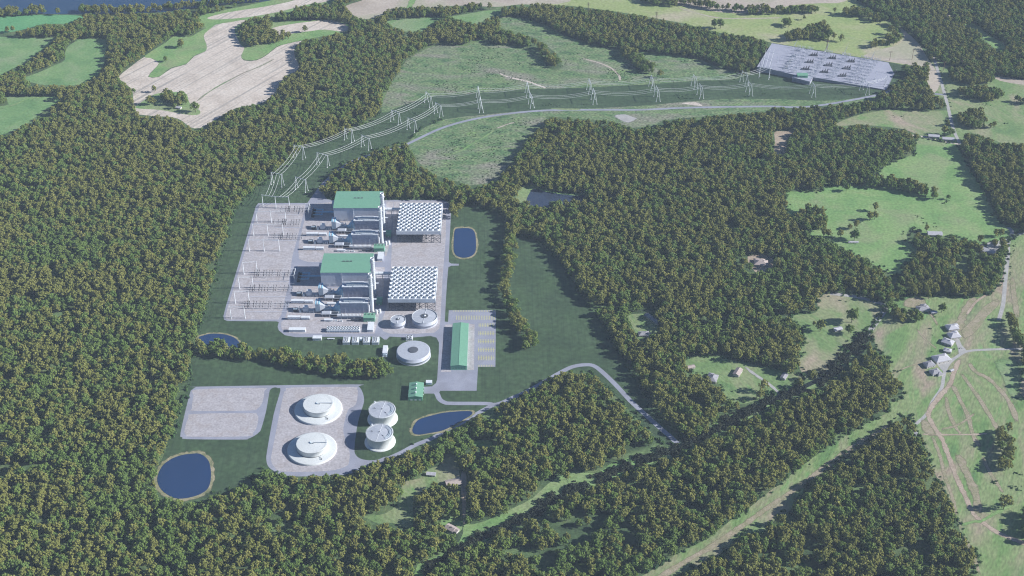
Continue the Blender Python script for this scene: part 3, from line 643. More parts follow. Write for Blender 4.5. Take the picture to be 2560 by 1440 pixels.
# --- turbine hall
X0, X1, Y0, Y1 = -339.0, -249.3, 2094.0, 2155.8
t = uthing('turbine_hall', 'tall pale turbine hall with shallow green roof in the {B} power block', 'building', ((X0 + X1) / 2, Y0, 0))
mb = MB(); ym = (Y0 + Y1) / 2
mb.add([(X0, Y0, 0), (X1, Y0, 0), (X1, Y1, 0), (X0, Y1, 0), (X0, Y0, 29.3), (X1, Y0, 29.3), (X1, Y1, 29.3), (X0, Y1, 29.3), (X0, ym, 31.6), (X1, ym, 31.6)],
       [(0, 1, 5, 4), (1, 2, 6, 9, 5), (2, 3, 7, 6), (3, 0, 4, 8, 7), (3, 2, 1, 0)])
mb.build('wall', 'wall', t)
mb = MB()
e = 0.5
for (ya, za, yb, zb) in ((Y0 - e, 29.3, ym, 31.7), (ym, 31.7, Y1 + e, 29.3)):
    mb.hexa([(X0 - e, ya, za), (X1 + 0.2, ya, za), (X1 + 0.2, yb, zb), (X0 - e, yb, zb)], [(X0 - e, ya, za + 0.5), (X1 + 0.2, ya, za + 0.5), (X1 + 0.2, yb, zb + 0.5), (X0 - e, yb, zb + 0.5)])
rf = mb.build('roof', 'green', t)
for xx in (1000, 1050, 1100):
    x, y = Z3(xx, 243, 32)
    v = MB().box(x - 2.0, x + 2.0, y - 0.8, y + 0.8, 31.4, 33.0).box(x - 2.3, x + 2.3, y - 1.0, y + 1.0, 33.0, 33.3).build('roof_vent', 'darksteel', rf)
mb = MB()
mb.box(X1 + 0.02, X1 + 0.5, Y0 - 0.4, Y1 + 0.4, 28.6, 29.9).box(X1 + 0.02, X1 + 0.4, ym - 0.4, ym + 0.4, 0, 31.4)
mb.build('gable_trim', 'white', t)
MB().box(-302.2, -301.4, Y0 - 0.5, Y0 - 0.02, 0.8, 29.2).build('downpipe', 'white', t)
MB().box(X0 - 0.15, X1 + 0.15, Y0 - 0.15, Y1 + 0.15, 0.02, 0.8).build('plinth', 'brown', t)
d = MB()
for x in (-330, -318): d.box(x, x + 5, Y0 - 0.22, Y0 - 0.03, 0.8, 6)
d.pieces('roller_door', 'steel', t)
MB().box(X0 - 9, X0 - 0.02, Y1 - 14, Y1 - 3, 0, 11).box(X0 - 9.4, X0 - 0.02, Y1 - 14.4, Y1 - 2.6, 11, 11.4, 1).build('lean_to', ['wall', 'steel'], t)

# --- heat recovery boilers, stacks and turbine trains (rear train A, front train B)
def train(yc, which, zc):
    W = {'rear': 'behind', 'front': 'beside'}[which]
    yb0, yb1 = yc - 7, yc + 7
    bx0, bx1, bh = -296.8, -248.6, 21.2
    t = uthing('recovery_boiler', which + ' grey boiler casing with white roof edges in the {B} power block', 'boiler', ((bx0 + bx1) / 2, yb0, 0), 'boiler casings of the power blocks')
    c = MB().box(bx0, bx1, yb0, yb1, 0, bh)
    for i in range(7):
        x = bx0 + 0.4 + i * (bx1 - bx0 - 0.8) / 6
        c.box(x - 0.25, x + 0.25, yb0 - 0.45, yb0 - 0.01, 0, bh - 0.5)
    for z in (6.5, 13.5): c.box(bx0, bx1, yb0 - 0.35, yb0 - 0.02, z, z + 0.35)
    c.build('casing', 'boiler', t)
    p = MB()
    p.box(bx0 - 1.4, bx1 + 1.0, yb0 - 1.2, yb0 + 1.0, bh + 0.3, bh + 1.9)
    p.box(bx0 + 0.4, bx1 + 1.0, yb1 - 1.0, yb1 + 1.0, bh + 0.3, bh + 1.9)
    p.box(bx0 - 1.4, bx0 + 0.4, yb0 + 1.0, yb1 - 1.0, bh + 0.2, bh + 1.2)
    p.box(bx0 + 18, bx1 - 8, yb0 - 1.3, yb0 + 1.1, bh + 1.9, bh + 2.5)
    p.box(bx0 + 14, bx1 - 12, yb1 - 1.1, yb1 + 1.1, bh + 1.9, bh + 2.5)
    p.build('roof_walkway', 'white', t)
    MB().box(bx0, bx1, yb0 + 1.0, yb1 - 1.0, bh, bh + 0.25).build('roof', 'tankgrey', t)
    for dy in (-2.4, 2.6):
        MB().tube((bx0 + 6, yc + dy, bh + 1.5), (bx1 - 5, yc + dy, bh + 1.5), 1.0, 10).build('steam_drum', 'bluegrey', t)
    q = MB()
    for i in range(9):
        x = bx0 + 8 + i * 4.2
        q.tube((x, yb0 + 2.2, bh + 0.2), (x, yb0 + 2.2, bh + 3.4), 0.22, 6)
    q.pieces('vent_pipe', 'white', t)
    # stack
    sx, r = -242.6, 3.35
    t = uthing('exhaust_stack', which + ' white exhaust stack, {B} power block', 'chimney', (sx, yc, 0), 'exhaust stacks of the power blocks')
    prof = [(r, 0), (r, 62)]
    sh = MB().lathe(sx, yc, [(r, 0), (r, 73), (r + 0.2, 73.2), (r + 0.2, 78), (r - 0.35, 78), (r - 0.35, 60), (0.05, 59.6)], 28, cap=False)
    sh.build('flue', 'white', t)
    b = MB()
    for z in [6 + 4.1 * i for i in range(17)]: b.ring(sx, yc, r + 0.01, r + 0.2, z, z + 0.45, 28)
    b.pieces('stiffener_band', 'white', t)
    for z in (53, 70):
        pl = MB().ring(sx, yc, r + 0.05, r + 1.5, z, z + 0.25, 28, 0)
        pl.ring(sx, yc, r + 1.4, r + 1.5, z + 1.0, z + 1.15, 28, 0)
        for k in range(14):
            a = 2 * math.pi * k / 14
            pl.tube((sx + (r + 1.45) * math.cos(a), yc + (r + 1.45) * math.sin(a), z + 0.2), (sx + (r + 1.45) * math.cos(a), yc + (r + 1.45) * math.sin(a), z + 1.1), 0.06, 4)
        pl.build('platform', 'steel', t)
    la = MB()
    for s in (-0.3, 0.3): la.tube((sx + s, yc - r - 0.5, 3), (sx + s, yc - r - 0.5, 71), 0.07, 4)
    for k in range(34): la.tube((sx - 0.3, yc - r - 0.5, 3.5 + 2 * k), (sx + 0.3, yc - r - 0.5, 3.5 + 2 * k), 0.05, 4)
    la.build('ladder', 'steel', t)
    MB().hexa([(bx1 + 1.05, yc - 5, 1), (sx - r + 0.7, yc - 2.6, 3), (sx - r + 0.7, yc + 2.6, 3), (bx1 + 1.05, yc + 5, 1)], [(bx1 + 1.05, yc - 5, 17), (sx - r + 0.7, yc - 2.6, 12), (sx - r + 0.7, yc + 2.6, 12), (bx1 + 1.05, yc + 5, 17)]).build('breeching_duct', 'steel', t)
    MB().box(bx1 + 1.2, sx + r + 4.5, yc + 3.6, yc + 6.2, bh + 0.3, bh + 1.1).build('access_bridge', 'white', t)
    # exhaust diffuser
    t = uthing('exhaust_diffuser', 'blue flared exhaust duct feeding the ' + which + ' boiler, {B} power block', 'duct', (-308, yc, 0), 'exhaust ducts of the power blocks')
    s = MB()
    sec = [(-312.8, 2.1, 3, 7.2), (-309.5, 2.5, 2.8, 8.0), (-304.5, 5.2, 1.5, 14.0), (-300.5, 6.6, 0.6, 17.0), (-297.0, 6.9, 0.4, 17.6)]
    s.loft([[(x, yc - w, z0), (x, yc + w, z0), (x, yc + w, z1), (x, yc - w, z1)] for x, w, z0, z1 in sec], smooth=False)
    s.build('duct', 'blue', t)
    q = MB()
    for x, w, z0, z1 in ((-306.5, 4.2, 2.0, 11.4), (-302.5, 6.1, 0.9, 15.8), (-299, 7.0, 0.5, 17.6)):
        q.box(x - 0.3, x + 0.3, yc - w - 0.1, yc + w + 0.1, z1, z1 + 0.5); q.box(x - 0.3, x + 0.3, yc - w - 0.6, yc - w - 0.02, 0, z1)
    q.build('support_frame', 'bluegrey', t)
    # gas turbine
    t = uthing('gas_turbine', 'grey gas turbine enclosure before the ' + which + ' boiler, {B} power block', 'turbine', (-320, yc, 0), 'gas turbines of the power blocks')
    MB().box(-326, -313, yc - 3.4, yc + 3.4, 0.4, 8.2).build('enclosure', 'bluegrey', t)
    for s_ in (-1.8, 1.8): MB().tube((-315, yc + s_, 8.2), (-315, yc + s_, 12.0), 0.8, 10).build('vent_stack', 'white', t)
    MB().box(-328, -312, yc - 4.4, yc + 4.4, 0.17, 0.38).build('base_slab', 'concrete', t)
    # air intake house
    t = uthing('air_intake_house', 'blue-grey air intake house with slatted hood before the ' + which + ' boiler, {B} power block', 'air intake', (-336, yc, 0), 'air intakes of the power blocks')
    hx0, hx1, hy0, hy1, hz0, hz1 = -340.0, -332.0, yc - 6.5, yc + 6.0, 3.5, 19.0
    MB().box(hx0, hx1, hy0, hy1, hz0, hz1).build('housing', 'bluegrey', t)
    s = MB()
    s.hexa([(hx1 + 0.03, hy0, hz0 + 1), (-323.5, yc - 2.4, 8.25), (-323.5, yc + 2.4, 8.25), (hx1 + 0.03, hy1, hz0 + 1)], [(hx1 + 0.03, hy0, hz1 - 0.4), (-323.5, yc - 2.4, 12.6), (-323.5, yc + 2.4, 12.6), (hx1 + 0.03, hy1, hz1 - 0.4)])
    s.box(-323.4, -318.5, yc - 2.4, yc + 2.4, 8.25, 12.4)
    s.build('transition_duct', 'tankroof', t)
    for k in range(3):
        x = hx0 + 0.1 + k * 2.7
        MB().hexa([(x, hy0 - 0.3, hz1), (x + 2.3, hy0 - 0.3, hz1), (x + 2.3, hy1 + 0.4, hz1), (x, hy1 + 0.4, hz1)], [(x + 0.2, hy0 + 1.2, hz1 + 2.2), (x + 2.1, hy0 + 1.2, hz1 + 2.2), (x + 2.1, hy1 + 0.2, hz1 + 3.2), (x + 0.2, hy1 + 0.2, hz1 + 3.2)]).build('weather_hood', 'blue' if k != 1 else 'white', t)
    for x in (hx0 + 0.5, hx1 - 0.5):
        for y in (hy0 + 0.6, hy1 - 0.6):
            MB().box(x - 0.3, x + 0.3, y - 0.3, y + 0.3, 0, hz0 - 0.02).pieces('leg', 'steel', t)
    # generator
    t = uthing('generator', 'white generator box with round end bells on the ' + which + ' turbine line, {B} power block', 'generator', (-357, yc, 0), 'generators of the power blocks')
    MB().box(-362.5, -353, yc - 3.2, yc + 3.2, 0.5, 7.5).box(-361.5, -354, yc - 2.4, yc + 2.4, 7.5, 11.0).build('casing', 'white', t)
    for xa, xb in ((-353, -344), (-362.5, -365.2)): MB().tube((xa, yc, 3.4), (xb, yc, 3.4), 1.7, 12).build('end_bell', 'steel', t)
    q = MB()
    for k, (dx, w_) in enumerate(((-351, 2.2), (-347.5, 1.6), (-344.4, 2.4))): q.box(dx, dx + 1.6, yc - w_ - 3.2, yc - 3.2, 0.2, 3.4 + k * .7)
    q.build('oil_console', 'white', t)
    q = MB()
    for k in range(4): q.box(-352 + k * 0.9 - 0.2, -352 + k * 0.9 + 0.3, yc - 5.4, yc - 4.2, 0, 2.6 + (k % 2))
    q.build('lube_skid', 'bluegrey', t)
    # step-up transformer
    xt = -375.5
    t = uthing('step_up_transformer', 'dark blue finned transformer at the head of the ' + which + ' turbine line, {B} power block', 'transformer', (xt, yc, 0), 'step-up transformers of the power blocks')
    MB().box(xt - 4, xt + 4, yc - 2.2, yc + 2.2, 0.6, 5.4).build('tank', 'bluegrey', t)
    for s_ in (-1, 1):
        q = MB()
        for k in range(9): q.box(xt - 3.6 + k * 0.85, xt - 3.2 + k * 0.85, yc + s_ * 2.35, yc + s_ * 3.9, 1.0, 4.9)
        q.build('radiator', 'dark', t)
    for k in range(3): MB().lathe(xt - 2.4 + k * 2.4, yc, [(0.32, 5.4), (0.42, 6.4), (0.24, 7.4), (0.2, 8.4), (0.05, 8.8)], 8).build('bushing', 'insulator', t)
    MB().tube((xt + 1, yc + 1.6, 7.0), (xt + 5, yc + 1.6, 7.0), 0.7, 10).box(xt + 2.7, xt + 3.1, yc + 1.4, yc + 1.8, 5.4, 6.4).build('conservator', 'white', t)
    MB().box(xt + 6, xt + 6.5, yc - 5, yc + 5, 0, 7).build('fire_wall', 'concrete', t)
    # excitation cabin and breaker between transformer and generator
    t = uthing('circuit_breaker_cabin', 'small finned-roof cabin between transformer and generator, ' + which + ' line, {B} power block', 'cabin', (-366, yc, 0), 'breaker cabins of the power blocks')
    MB().box(-368.6, -365.4, yc - 5.5, yc - 1.9, 0.4, 4.4).build('body', 'bluegrey', t)
    q = MB()
    for k in range(4): q.box(-368.4 + k * .8, -368.0 + k * .8, yc - 5.2, yc - 2.2, 4.4, 5.2)
    q.pieces('roof_fin', 'white', t)
    MB().tube((-371.4, yc + .2, 4.6), (-365.3, yc + .2, 3.6), 0.45, 8).build('bus_duct', 'steel', t)
    # accessory module
    ya = yc - 13.5
    t = uthing('accessory_module', 'low module with pale roof and dark louvred sides before the ' + which + ' turbine, {B} power block', 'equipment module', (-322, ya, 0), 'accessory modules of the power blocks')
    MB().box(-329, -313, ya - 4, ya + 4, 0.8, 5.8).build('louvred_side', 'darksteel', t)
    MB().hexa([(-330, ya - 5, 5.85), (-312, ya - 5, 5.85), (-312, ya + 5, 5.85), (-330, ya + 5, 5.85)], [(-328, ya - 3.6, 7.2), (-314, ya - 3.6, 7.2), (-314, ya + 3.6, 7.2), (-328, ya + 3.6, 7.2)]).build('roof', 'tankroof', t)
    q = MB()
    for x in (-327, -321, -315): q.box(x - 0.3, x + 0.3, ya - 4.6, ya - 4.05, 0, 5.8)
    q.pieces('frame', 'concrete', t)
    MB().box(-311.5, -300, ya - 3.5, ya + 4.5, 0.5, 4.8).build('annex', 'dark', t)
    q = MB().box(-312.0, -299.4, ya - 4.1, ya - 3.55, 4.4, 5.2).box(-312.0, -299.4, ya + 4.55, ya + 5.0, 4.4, 5.2).box(-300.0, -299.4, ya - 3.5, ya + 4.5, 4.85, 5.3)
    q.build('annex_frame', 'steel', t)
    # pipe rack with coolers
    yr = yc - 21.5
    t = uthing('pipe_rack', 'raised rack of white cooler tubes before the ' + which + ' boiler, {B} power block', 'pipe rack', (-278, yr, 0), 'pipe racks of the power blocks')
    q = MB()
    for i in range(14):
        x = -292 + i * 2.35
        q.box(x - 0.55, x + 0.55, yr - 3.2, yr + 3.2, 6.6, 7.6)
    q.pieces('cooler_tube', 'white', t)
    q = MB()
    for x in (-294, -283, -272, -261):
        for y in (yr - 3, yr + 3): q.box(x - 0.25, x + 0.25, y - 0.25, y + 0.25, 0, 6.2)
    q.box(-295, -259.5, yr - 3.3, yr - 2.9, 6.0, 6.55).box(-295, -259.5, yr + 2.9, yr + 3.3, 6.0, 6.55)
    q.box(-301, -294.2, yr - 3.4, yr + 3.4, 6.2, 6.6).box(-300.8, -294.4, yr - 3.4, yr - 3.1, 6.6, 8.2).box(-300.8, -294.4, yr + 3.1, yr + 3.4, 6.6, 8.2)
    q.build('frame', 'steel', t)
    q = MB()
    for z in (3.0, 4.4): q.tube((-299, yr - 1.4, z), (-259.6, yr - 1.4, z), 0.35, 6); q.tube((-299, yr + 1.2, z), (-259.6, yr + 1.2, z), 0.28, 6)
    q.pieces('pipe', 'bluegrey', t)
    # two equipment containers
    for (xa, xb, dy, hh, lab, nm) in ((-386.0, -364.2, -24.0, 5.6, 'long', 'equipment_container'), (-362.8, -348.0, -24.3, 5.0, 'short', 'equipment_container')):
        y = yc + dy
        t = uthing(nm, lab + ' white equipment container beside the ' + which + ' turbine line, {B} power block', 'container', ((xa + xb) / 2, y - 2.6, 0), 'white containers of the power blocks')
        MB().box(xa, xb, y - 2.6, y + 2.6, 1.2, hh).build('body', 'white', t)
        MB().box(xa - 0.2, xb + 0.2, y - 2.8, y + 2.8, hh, hh + 0.3).build('roof', 'white', t)
        q = MB()
        for k in range(5 if lab == 'long' else 3):
            x = xa + 1 + k * (xb - xa - 2) / (4 if lab == 'long' else 2); q.box(x - 0.4, x + 0.4, y - 2.5, y + 2.5, 0, 1.18)
        q.pieces('footing', 'dark', t)
        q = MB()
        for k in range(4 if lab == 'long' else 2): q.box(xa + 2 + k * 5, xa + 4.4 + k * 5, y - 2.68, y - 2.61, 2.0, 4.2)
        q.pieces('louvre', 'bluegrey', t)
    # small white box
    t = uthing('pump_cabin', 'small pale flat-roofed cabin in front of the ' + which + ' accessory module, {B} power block', 'cabin', (-315, yc - 30, 0), 'pale cabins of the power blocks')
    MB().box(-322.5, -308, yc - 31.5, yc - 27.5, 0, 3.4).build('body', 'white', t)
    MB().box(-322.8, -307.7, yc - 31.8, yc - 27.2, 3.4, 3.7).build('roof', 'white', t)
    MB().box(-317, -315.6, yc - 31.58, yc - 31.52, 0, 2.3).pieces('door', 'steel', t)
train(2018.0, 'front', 0)
train(2067.0, 'rear', 0)

# --- feed pump house, drain tanks, water tanks, white switch house
gx0, gx1, gy0, gy1, gh = -254.8, -235.7, 1985.4, 1999.5, 8.2
t = uthing('feed_pump_house', 'small green pump house with three roof vents beside the front boiler, {B} power block', 'building', ((gx0 + gx1) / 2, gy0, 0))
MB().box(gx0, gx1, gy0, gy1, 0, gh).build('wall', 'green2', t)
rf = MB().hexa([(gx0 - .4, gy0 - .4, gh), (gx1 + .4, gy0 - .4, gh), (gx1 + .4, gy1 + .4, gh), (gx0 - .4, gy1 + .4, gh)], [(gx0 - .4, gy0 - .4, gh + .3), (gx1 + .4, gy0 - .4, gh + .3), (gx1 + .4, gy1 + .4, gh + .9), (gx0 - .4, gy1 + .4, gh + .9)]).build('roof', 'green', t)
for k in range(3):
    x = gx0 + 3.6 + k * 6; MB().lathe(x, gy1 - 4, [(0.9, gh + .6), (0.9, gh + 1.9), (1.2, gh + 2.0), (0.1, gh + 2.6)], 10).build('roof_vent', 'darksteel', rf)
q = MB()
for k in range(2): q.box(gx0 + 6 + k * 4.5, gx0 + 7.4 + k * 4.5, gy0 - .1, gy0 - .02, 0.2, 2.4)
q.pieces('door', 'white', t)
t = uthing('pump_annex', 'shaded green annex behind the front stack, {B} power block', 'building', (-232, 2036, 0))
MB().box(-236.5, -227, 2036, 2050, 0, 7).build('wall', 'green2', t)
MB().box(-236.9, -226.6, 2035.6, 2050.4, 7, 7.5).build('roof', 'green2', t)
MB().box(-233, -231, 2035.85, 2035.97, 0, 2.6).pieces('door', 'steel', t)
for k, (x, y) in enumerate(((-234.3, 2009.5), (-228.8, 2012.5))):
    t = uthing('water_tank', ('left' if k == 0 else 'right') + ' upright white tank at the front stack foot, {B} power block', 'tank', (x, y, 0), 'upright white tanks by the stacks')
    MB().lathe(x, y, [(2.2, 0.3), (2.2, 7.6 - k), (1.6, 8.2 - k), (0.1, 8.5 - k)], 20).build('shell', 'white', t)
    MB().lathe(x, y, [(2.5, 0), (2.5, 0.28)], 20).build('base', 'concrete', t)
    MB().ring(x, y, 1.9, 2.3, 8.3 - k, 8.45 - k, 20).build('railing', 'steel', t)
for k in range(2):
    x0 = -277 + k * 10; y = 1988.5
    t = uthing('drain_tank', ('left' if k == 0 else 'right') + ' dark drain tank under the front pipe rack, {B} power block', 'tank', (x0 + 4, y, 0), 'dark drain tanks by the pipe racks')
    MB().tube((x0, y, 2.6), (x0 + 8, y, 2.6), 1.9, 14).build('shell', 'dark', t)
    for dx in (1.2, 6.8): MB().box(x0 + dx - .4, x0 + dx + .4, y - 1.7, y + 1.7, 0, 1.5).build('saddle', 'concrete', t)
for k in range(3):
    x0 = -312 + k * 9; y = 1987 + (k % 2)
    t = uthing('valve_skid', ('left', 'middle', 'right')[k] + ' of three valve skids before the front pipe rack, {B} power block', 'valve skid', (x0, y, 0), 'valve skids by the pipe racks')
    MB().box(x0 - 3, x0 + 3, y - 1.6, y + 1.6, 0.02, 0.5).build('base', 'concrete', t)
    q = MB()
    for j in range(3): q.tube((x0 - 2.4 + j * 2.2, y - 1.0, 0.5), (x0 - 2.4 + j * 2.2, y - 1.0, 2.6), 0.35, 8); q.tube((x0 - 2.4 + j * 2.2, y - 1, 2.4), (x0 - 2.4 + j * 2.2, y + 1.4, 2.4), 0.3, 8)
    q.pieces('pipe', 'steel', t)
    MB().box(x0 - 0.8, x0 + 2.2, y - 0.3, y + 1.2, 0.5, 2.2).build('control_box', 'bluegrey', t)

t = uthing('switch_house', 'white flat-roofed switch house set apart near the green pump house, {B} power block', 'building', (-239, 1953, 0))
sx0, sx1, sy0 = Z3(1327, 1230)[0], Z3(1406, 1230)[0], Z3(1327, 1230)[1]
MB().box(sx0, sx1, sy0, sy0 + 23, 0, 5.2).build('wall', 'white', t)
MB().box(sx0 - .4, sx1 + .6, sy0 - .4, sy0 + 23.4, 5.2, 5.6).build('roof', 'white', t)
q = MB(); q.box(sx0 + 2, sx0 + 3.4, sy0 - .1, sy0 - .02, 0, 2.3).box(sx0 + 6, sx0 + 7.4, sy0 - .1, sy0 - .02, 0, 2.3); q.pieces('door', 'steel', t)

# --- isolated phase bus and hall transformer in the hall's shade
x0, y0 = Z3(430, 522); x1, y1 = Z3(532, 428)
zb = 5.0
t = uthing('bus_duct', 'pale blue loop of bus duct running out of the {B} turbine hall', 'bus duct', (x1, (y0 + y1) / 2, 0))
q = MB(); ymid = (y0 + y1) / 2
for y in (y0, y0 + (y1 - y0) * 0.12, ymid - 0.9, ymid + 0.9, y1 - (y1 - y0) * .12, y1): q.tube((x0 - 3, y, zb), (x1, y, zb), 0.55, 8)
for x in (x1, x1 - 1.6): q.tube((x, y0, zb), (x, y1, zb), 0.55, 8)
for dy in (-1.5, 0, 1.5): q.tube((x1, ymid + dy, zb), (X0 - 0.1, ymid + dy, zb), 0.7, 8)
q.build('duct', 'blue', t)  # white duct; the blue of the hall's shade is put into its colour
q = MB()
for x in (x0, x1 - 6, x1, (x1 + X0) / 2):
    for y in (ymid - 4, ymid + 4): q.box(x - .15, x + .15, y - .15, y + .15, 0, zb - .4)
q.pieces('support', 'steel', t)
for k in range(3):
    y = y0 + (y1 - y0) * (0.0, 0.5, 1.0)[k]; x = x0 - 7.5
    t = uthing('hall_transformer', ('front', 'middle', 'rear')[k] + ' dark transformer of three on the bus duct of the {B} turbine hall', 'transformer', (x, y, 0), 'dark transformers in the hall shade')
    MB().box(x - 3, x + 3, y - 2, y + 2, 0.4, 4.8).build('tank', 'dark', t)
    for s_ in (-1, 1):
        q = MB()
        for j in range(6): q.box(x - 2.6 + j, x - 2.2 + j, y + s_ * 2.1, y + s_ * 3.2, 0.8, 4.4)
        q.build('radiator', 'insulator', t)
    for j in range(3): MB().lathe(x - 1.6 + 1.6 * j, y, [(.3, 4.8), (.38, 5.8), (.15, 7.0)], 8).build('bushing', 'insulator', t)
    MB().tube((x + .5, y, 5.9), (x + 4.2, y, 5.6), .5, 8).build('bus_link', 'blue', t)

# --- air-cooled condenser
ax0, ax1, ay0, ay1, az0, az1 = -214.5, -132.2, 2016.6, 2118.0, 18.8, 26.2
t = uthing('air_cooled_condenser', 'white eight-by-eight fan deck on dark lattice legs in the {B} power block', 'condenser', ((ax0 + ax1) / 2, ay0, 0))
q = MB()
q.box(ax0, ax1, ay0, ay0 + 0.5, az0, az1).box(ax0, ax1, ay1 - 0.5, ay1, az0, az1).box(ax0, ax0 + 0.5, ay0 + 0.5, ay1 - 0.5, az0, az1).box(ax1 - 0.5, ax1, ay0 + 0.5, ay1 - 0.5, az0, az1)
q.build('wind_wall', 'white', t)
MB().box(ax0 + 0.52, ax1 - 0.52, ay0 + 0.52, ay1 - 0.52, az0 + 0.3, az1 - 1.0).build('deck', 'white', t)
fan0 = None
cw, cd = (ax1 - ax0 - 2) / 8, (ay1 - ay0 - 2) / 8
fr = min(cw, cd) / 2 - 0.35
for j in range(8):
    for i in range(8):
        cx, cy = ax0 + 1 + cw * (i + .5), ay0 + 1 + cd * (j + .5)
        if fan0 is None:
            fcx, fcy = cx, cy
            q = MB().lathe(cx, cy, [(fr + 0.2, az1 - 1.0), (fr - 0.35, az1 + 0.6), (fr - 0.25, az1 + 2.6), (fr - 0.5, az1 + 2.6), (fr - 0.6, az1 + 0.6), (fr - 0.5, az1 - 0.9)], 28, cap=False)
            fan0 = q.build('fan_shroud', 'white', t)
            bl = MB().lathe(cx, cy, [(fr - 0.55, az1 - 0.92), (0.02, az1 - 0.9)], 28, 1, cap=False)
            bl.lathe(cx, cy, [(0.9, az1 - 0.85), (0.9, az1 + 0.5), (0.5, az1 + 0.8), (0.02, az1 + 0.85)], 12, 0, cap=False)
            for k in range(6):
                a = k * math.pi / 3; c_, s_ = math.cos(a), math.sin(a)
                w0, w1 = 0.55, 0.9
                P_ = lambda r, w, z: (cx + c_ * r - s_ * w, cy + s_ * r + c_ * w, z)
                bl.add([P_(.8, -w0, az1 + .1), P_(fr - .8, -w1, az1 - .05), P_(fr - .8, w1, az1 + .35), P_(.8, w0, az1 + .5)], [(0, 1, 2, 3)], 0)
            fb = bl.build('fan_blade', ['bluegrey', 'dark'], fan0)
        else:
            c = fan0.copy(); COL.objects.link(c); c.location = (cx - fcx, cy - fcy, 0)
            b2 = fb.copy(); COL.objects.link(b2); b2.parent = c
# lattice legs
q = MB()
nx, ny = 7, 5
gx = [ax0 + 1.2 + i * (ax1 - ax0 - 2.4) / (nx - 1) for i in range(nx)]
gy = [ay0 + 1.2 + i * (ay1 - ay0 - 2.4) / (ny - 1) for i in range(ny)]
for i, x in enumerate(gx):
    for j, y in enumerate(gy):
        q.box(x - .4, x + .4, y - .4, y + .4, 0, az0)
        for (x2, y2) in ((gx[i + 1], y) if i + 1 < nx else (None, None), (x, gy[j + 1]) if j + 1 < ny else (None, None)):
            if x2 is None or (i % 2 and y2 != y): continue
            q.bar((x, y, 0.6), (x2, y2, az0 / 2), .4); q.bar((x2, y2, 0.6), (x, y, az0 / 2), .4)
            q.bar((x, y, az0 / 2), (x2, y2, az0 - .4), .4); q.bar((x2, y2, az0 / 2), (x, y, az0 - .4), .4)
            q.bar((x, y, az0 / 2), (x2, y2, az0 / 2), .4)
q.build('lattice_leg', 'darksteel', t)
# stair tower
# --- steam duct hall -> condenser
dz = 17.0
dx, dy_ = Z3(1540, 408, dz)
t = uthing('steam_duct', 'fat white steam duct from the {B} turbine hall to its condenser', 'duct', (-232, dy_, 0))
q = MB().tube((X1 + 0.55, dy_, dz), (ax0 + 6, dy_, dz), 3.0, 20)
q.pieces('pipe', 'white', t)
q = MB()
for x in (-246, -237, -228, -219): q.tube((x - .3, dy_, dz), (x + .3, dy_, dz), 3.2, 20)
q.pieces('stiffener_band', 'white', t)
q = MB()
for x in (-243, -231, -220):
    for s_ in (-2.4, 2.4): q.box(x - .35, x + .35, dy_ + s_ - .35, dy_ + s_ + .35, 0, dz - 2.0)
q.box(-246, -216, dy_ - 3.9, dy_ - 3.2, dz - 4.2, dz - 3.3)
q.pieces('support', 'steel', t)

# --- second, further block
for o, lab, grp in UNIT:
    c = copy_tree(o, offset=(0, 221.0, 0))
    c['label'] = lab.format(B='further')

# ============================================================================
# COMMON SERVICES
# ============================================================================
def flat_box(name, label, cat, x0, x1, y0, y1, h, wall='white', roof='white', group=None, door=True):
    t = thing(name, label, cat, ((x0 + x1) / 2, y0, 0), group)
    MB().box(x0, x1, y0, y1, 0, h).build('wall', wall, t)
    MB().box(x0 - .3, x1 + .3, y0 - .3, y1 + .3, h, h + .35).build('roof', roof, t)
    if door: MB().box(x0 + (x1 - x0) * .2, x0 + (x1 - x0) * .2 + 1.4, y0 - .1, y0 - .02, 0, 2.4).pieces('door', 'steel', t)
    return t

x0, y0 = Z3(236, 1230); x1 = Z3(465, 1230)[0]; h = H3(1230, 1197)
flat_box('service_building', 'long white flat-roofed shed at the front left corner of the gravel pad', 'building', x0, x1, y0, Z3(240, 1162, h)[1], h)
x0, y0 = Z3(568, 1347); x1 = Z3(688, 1347)[0]
flat_box('kiosk', 'small white kiosk on the grass in front of the pad', 'building', x0, x1, y0, y0 + 8, 5)
x0, y0 = Z3(770, 1335); x1 = Z3(870, 1335)[0]
t = thing('pipe_header', 'low white horizontal pipe on the grass beside the small kiosk', 'pipe', ((x0 + x1) / 2, y0, 0))
MB().tube((x0, y0 + 1, 2), (x1, y0 + 1, 2), 1.2, 12).pieces('pipe', 'white', t)
for x in (x0 + 2, x1 - 2): MB().box(x - .4, x + .4, y0 - .2, y0 + 2.2, 0, 1.2).pieces('support', 'concrete', t)
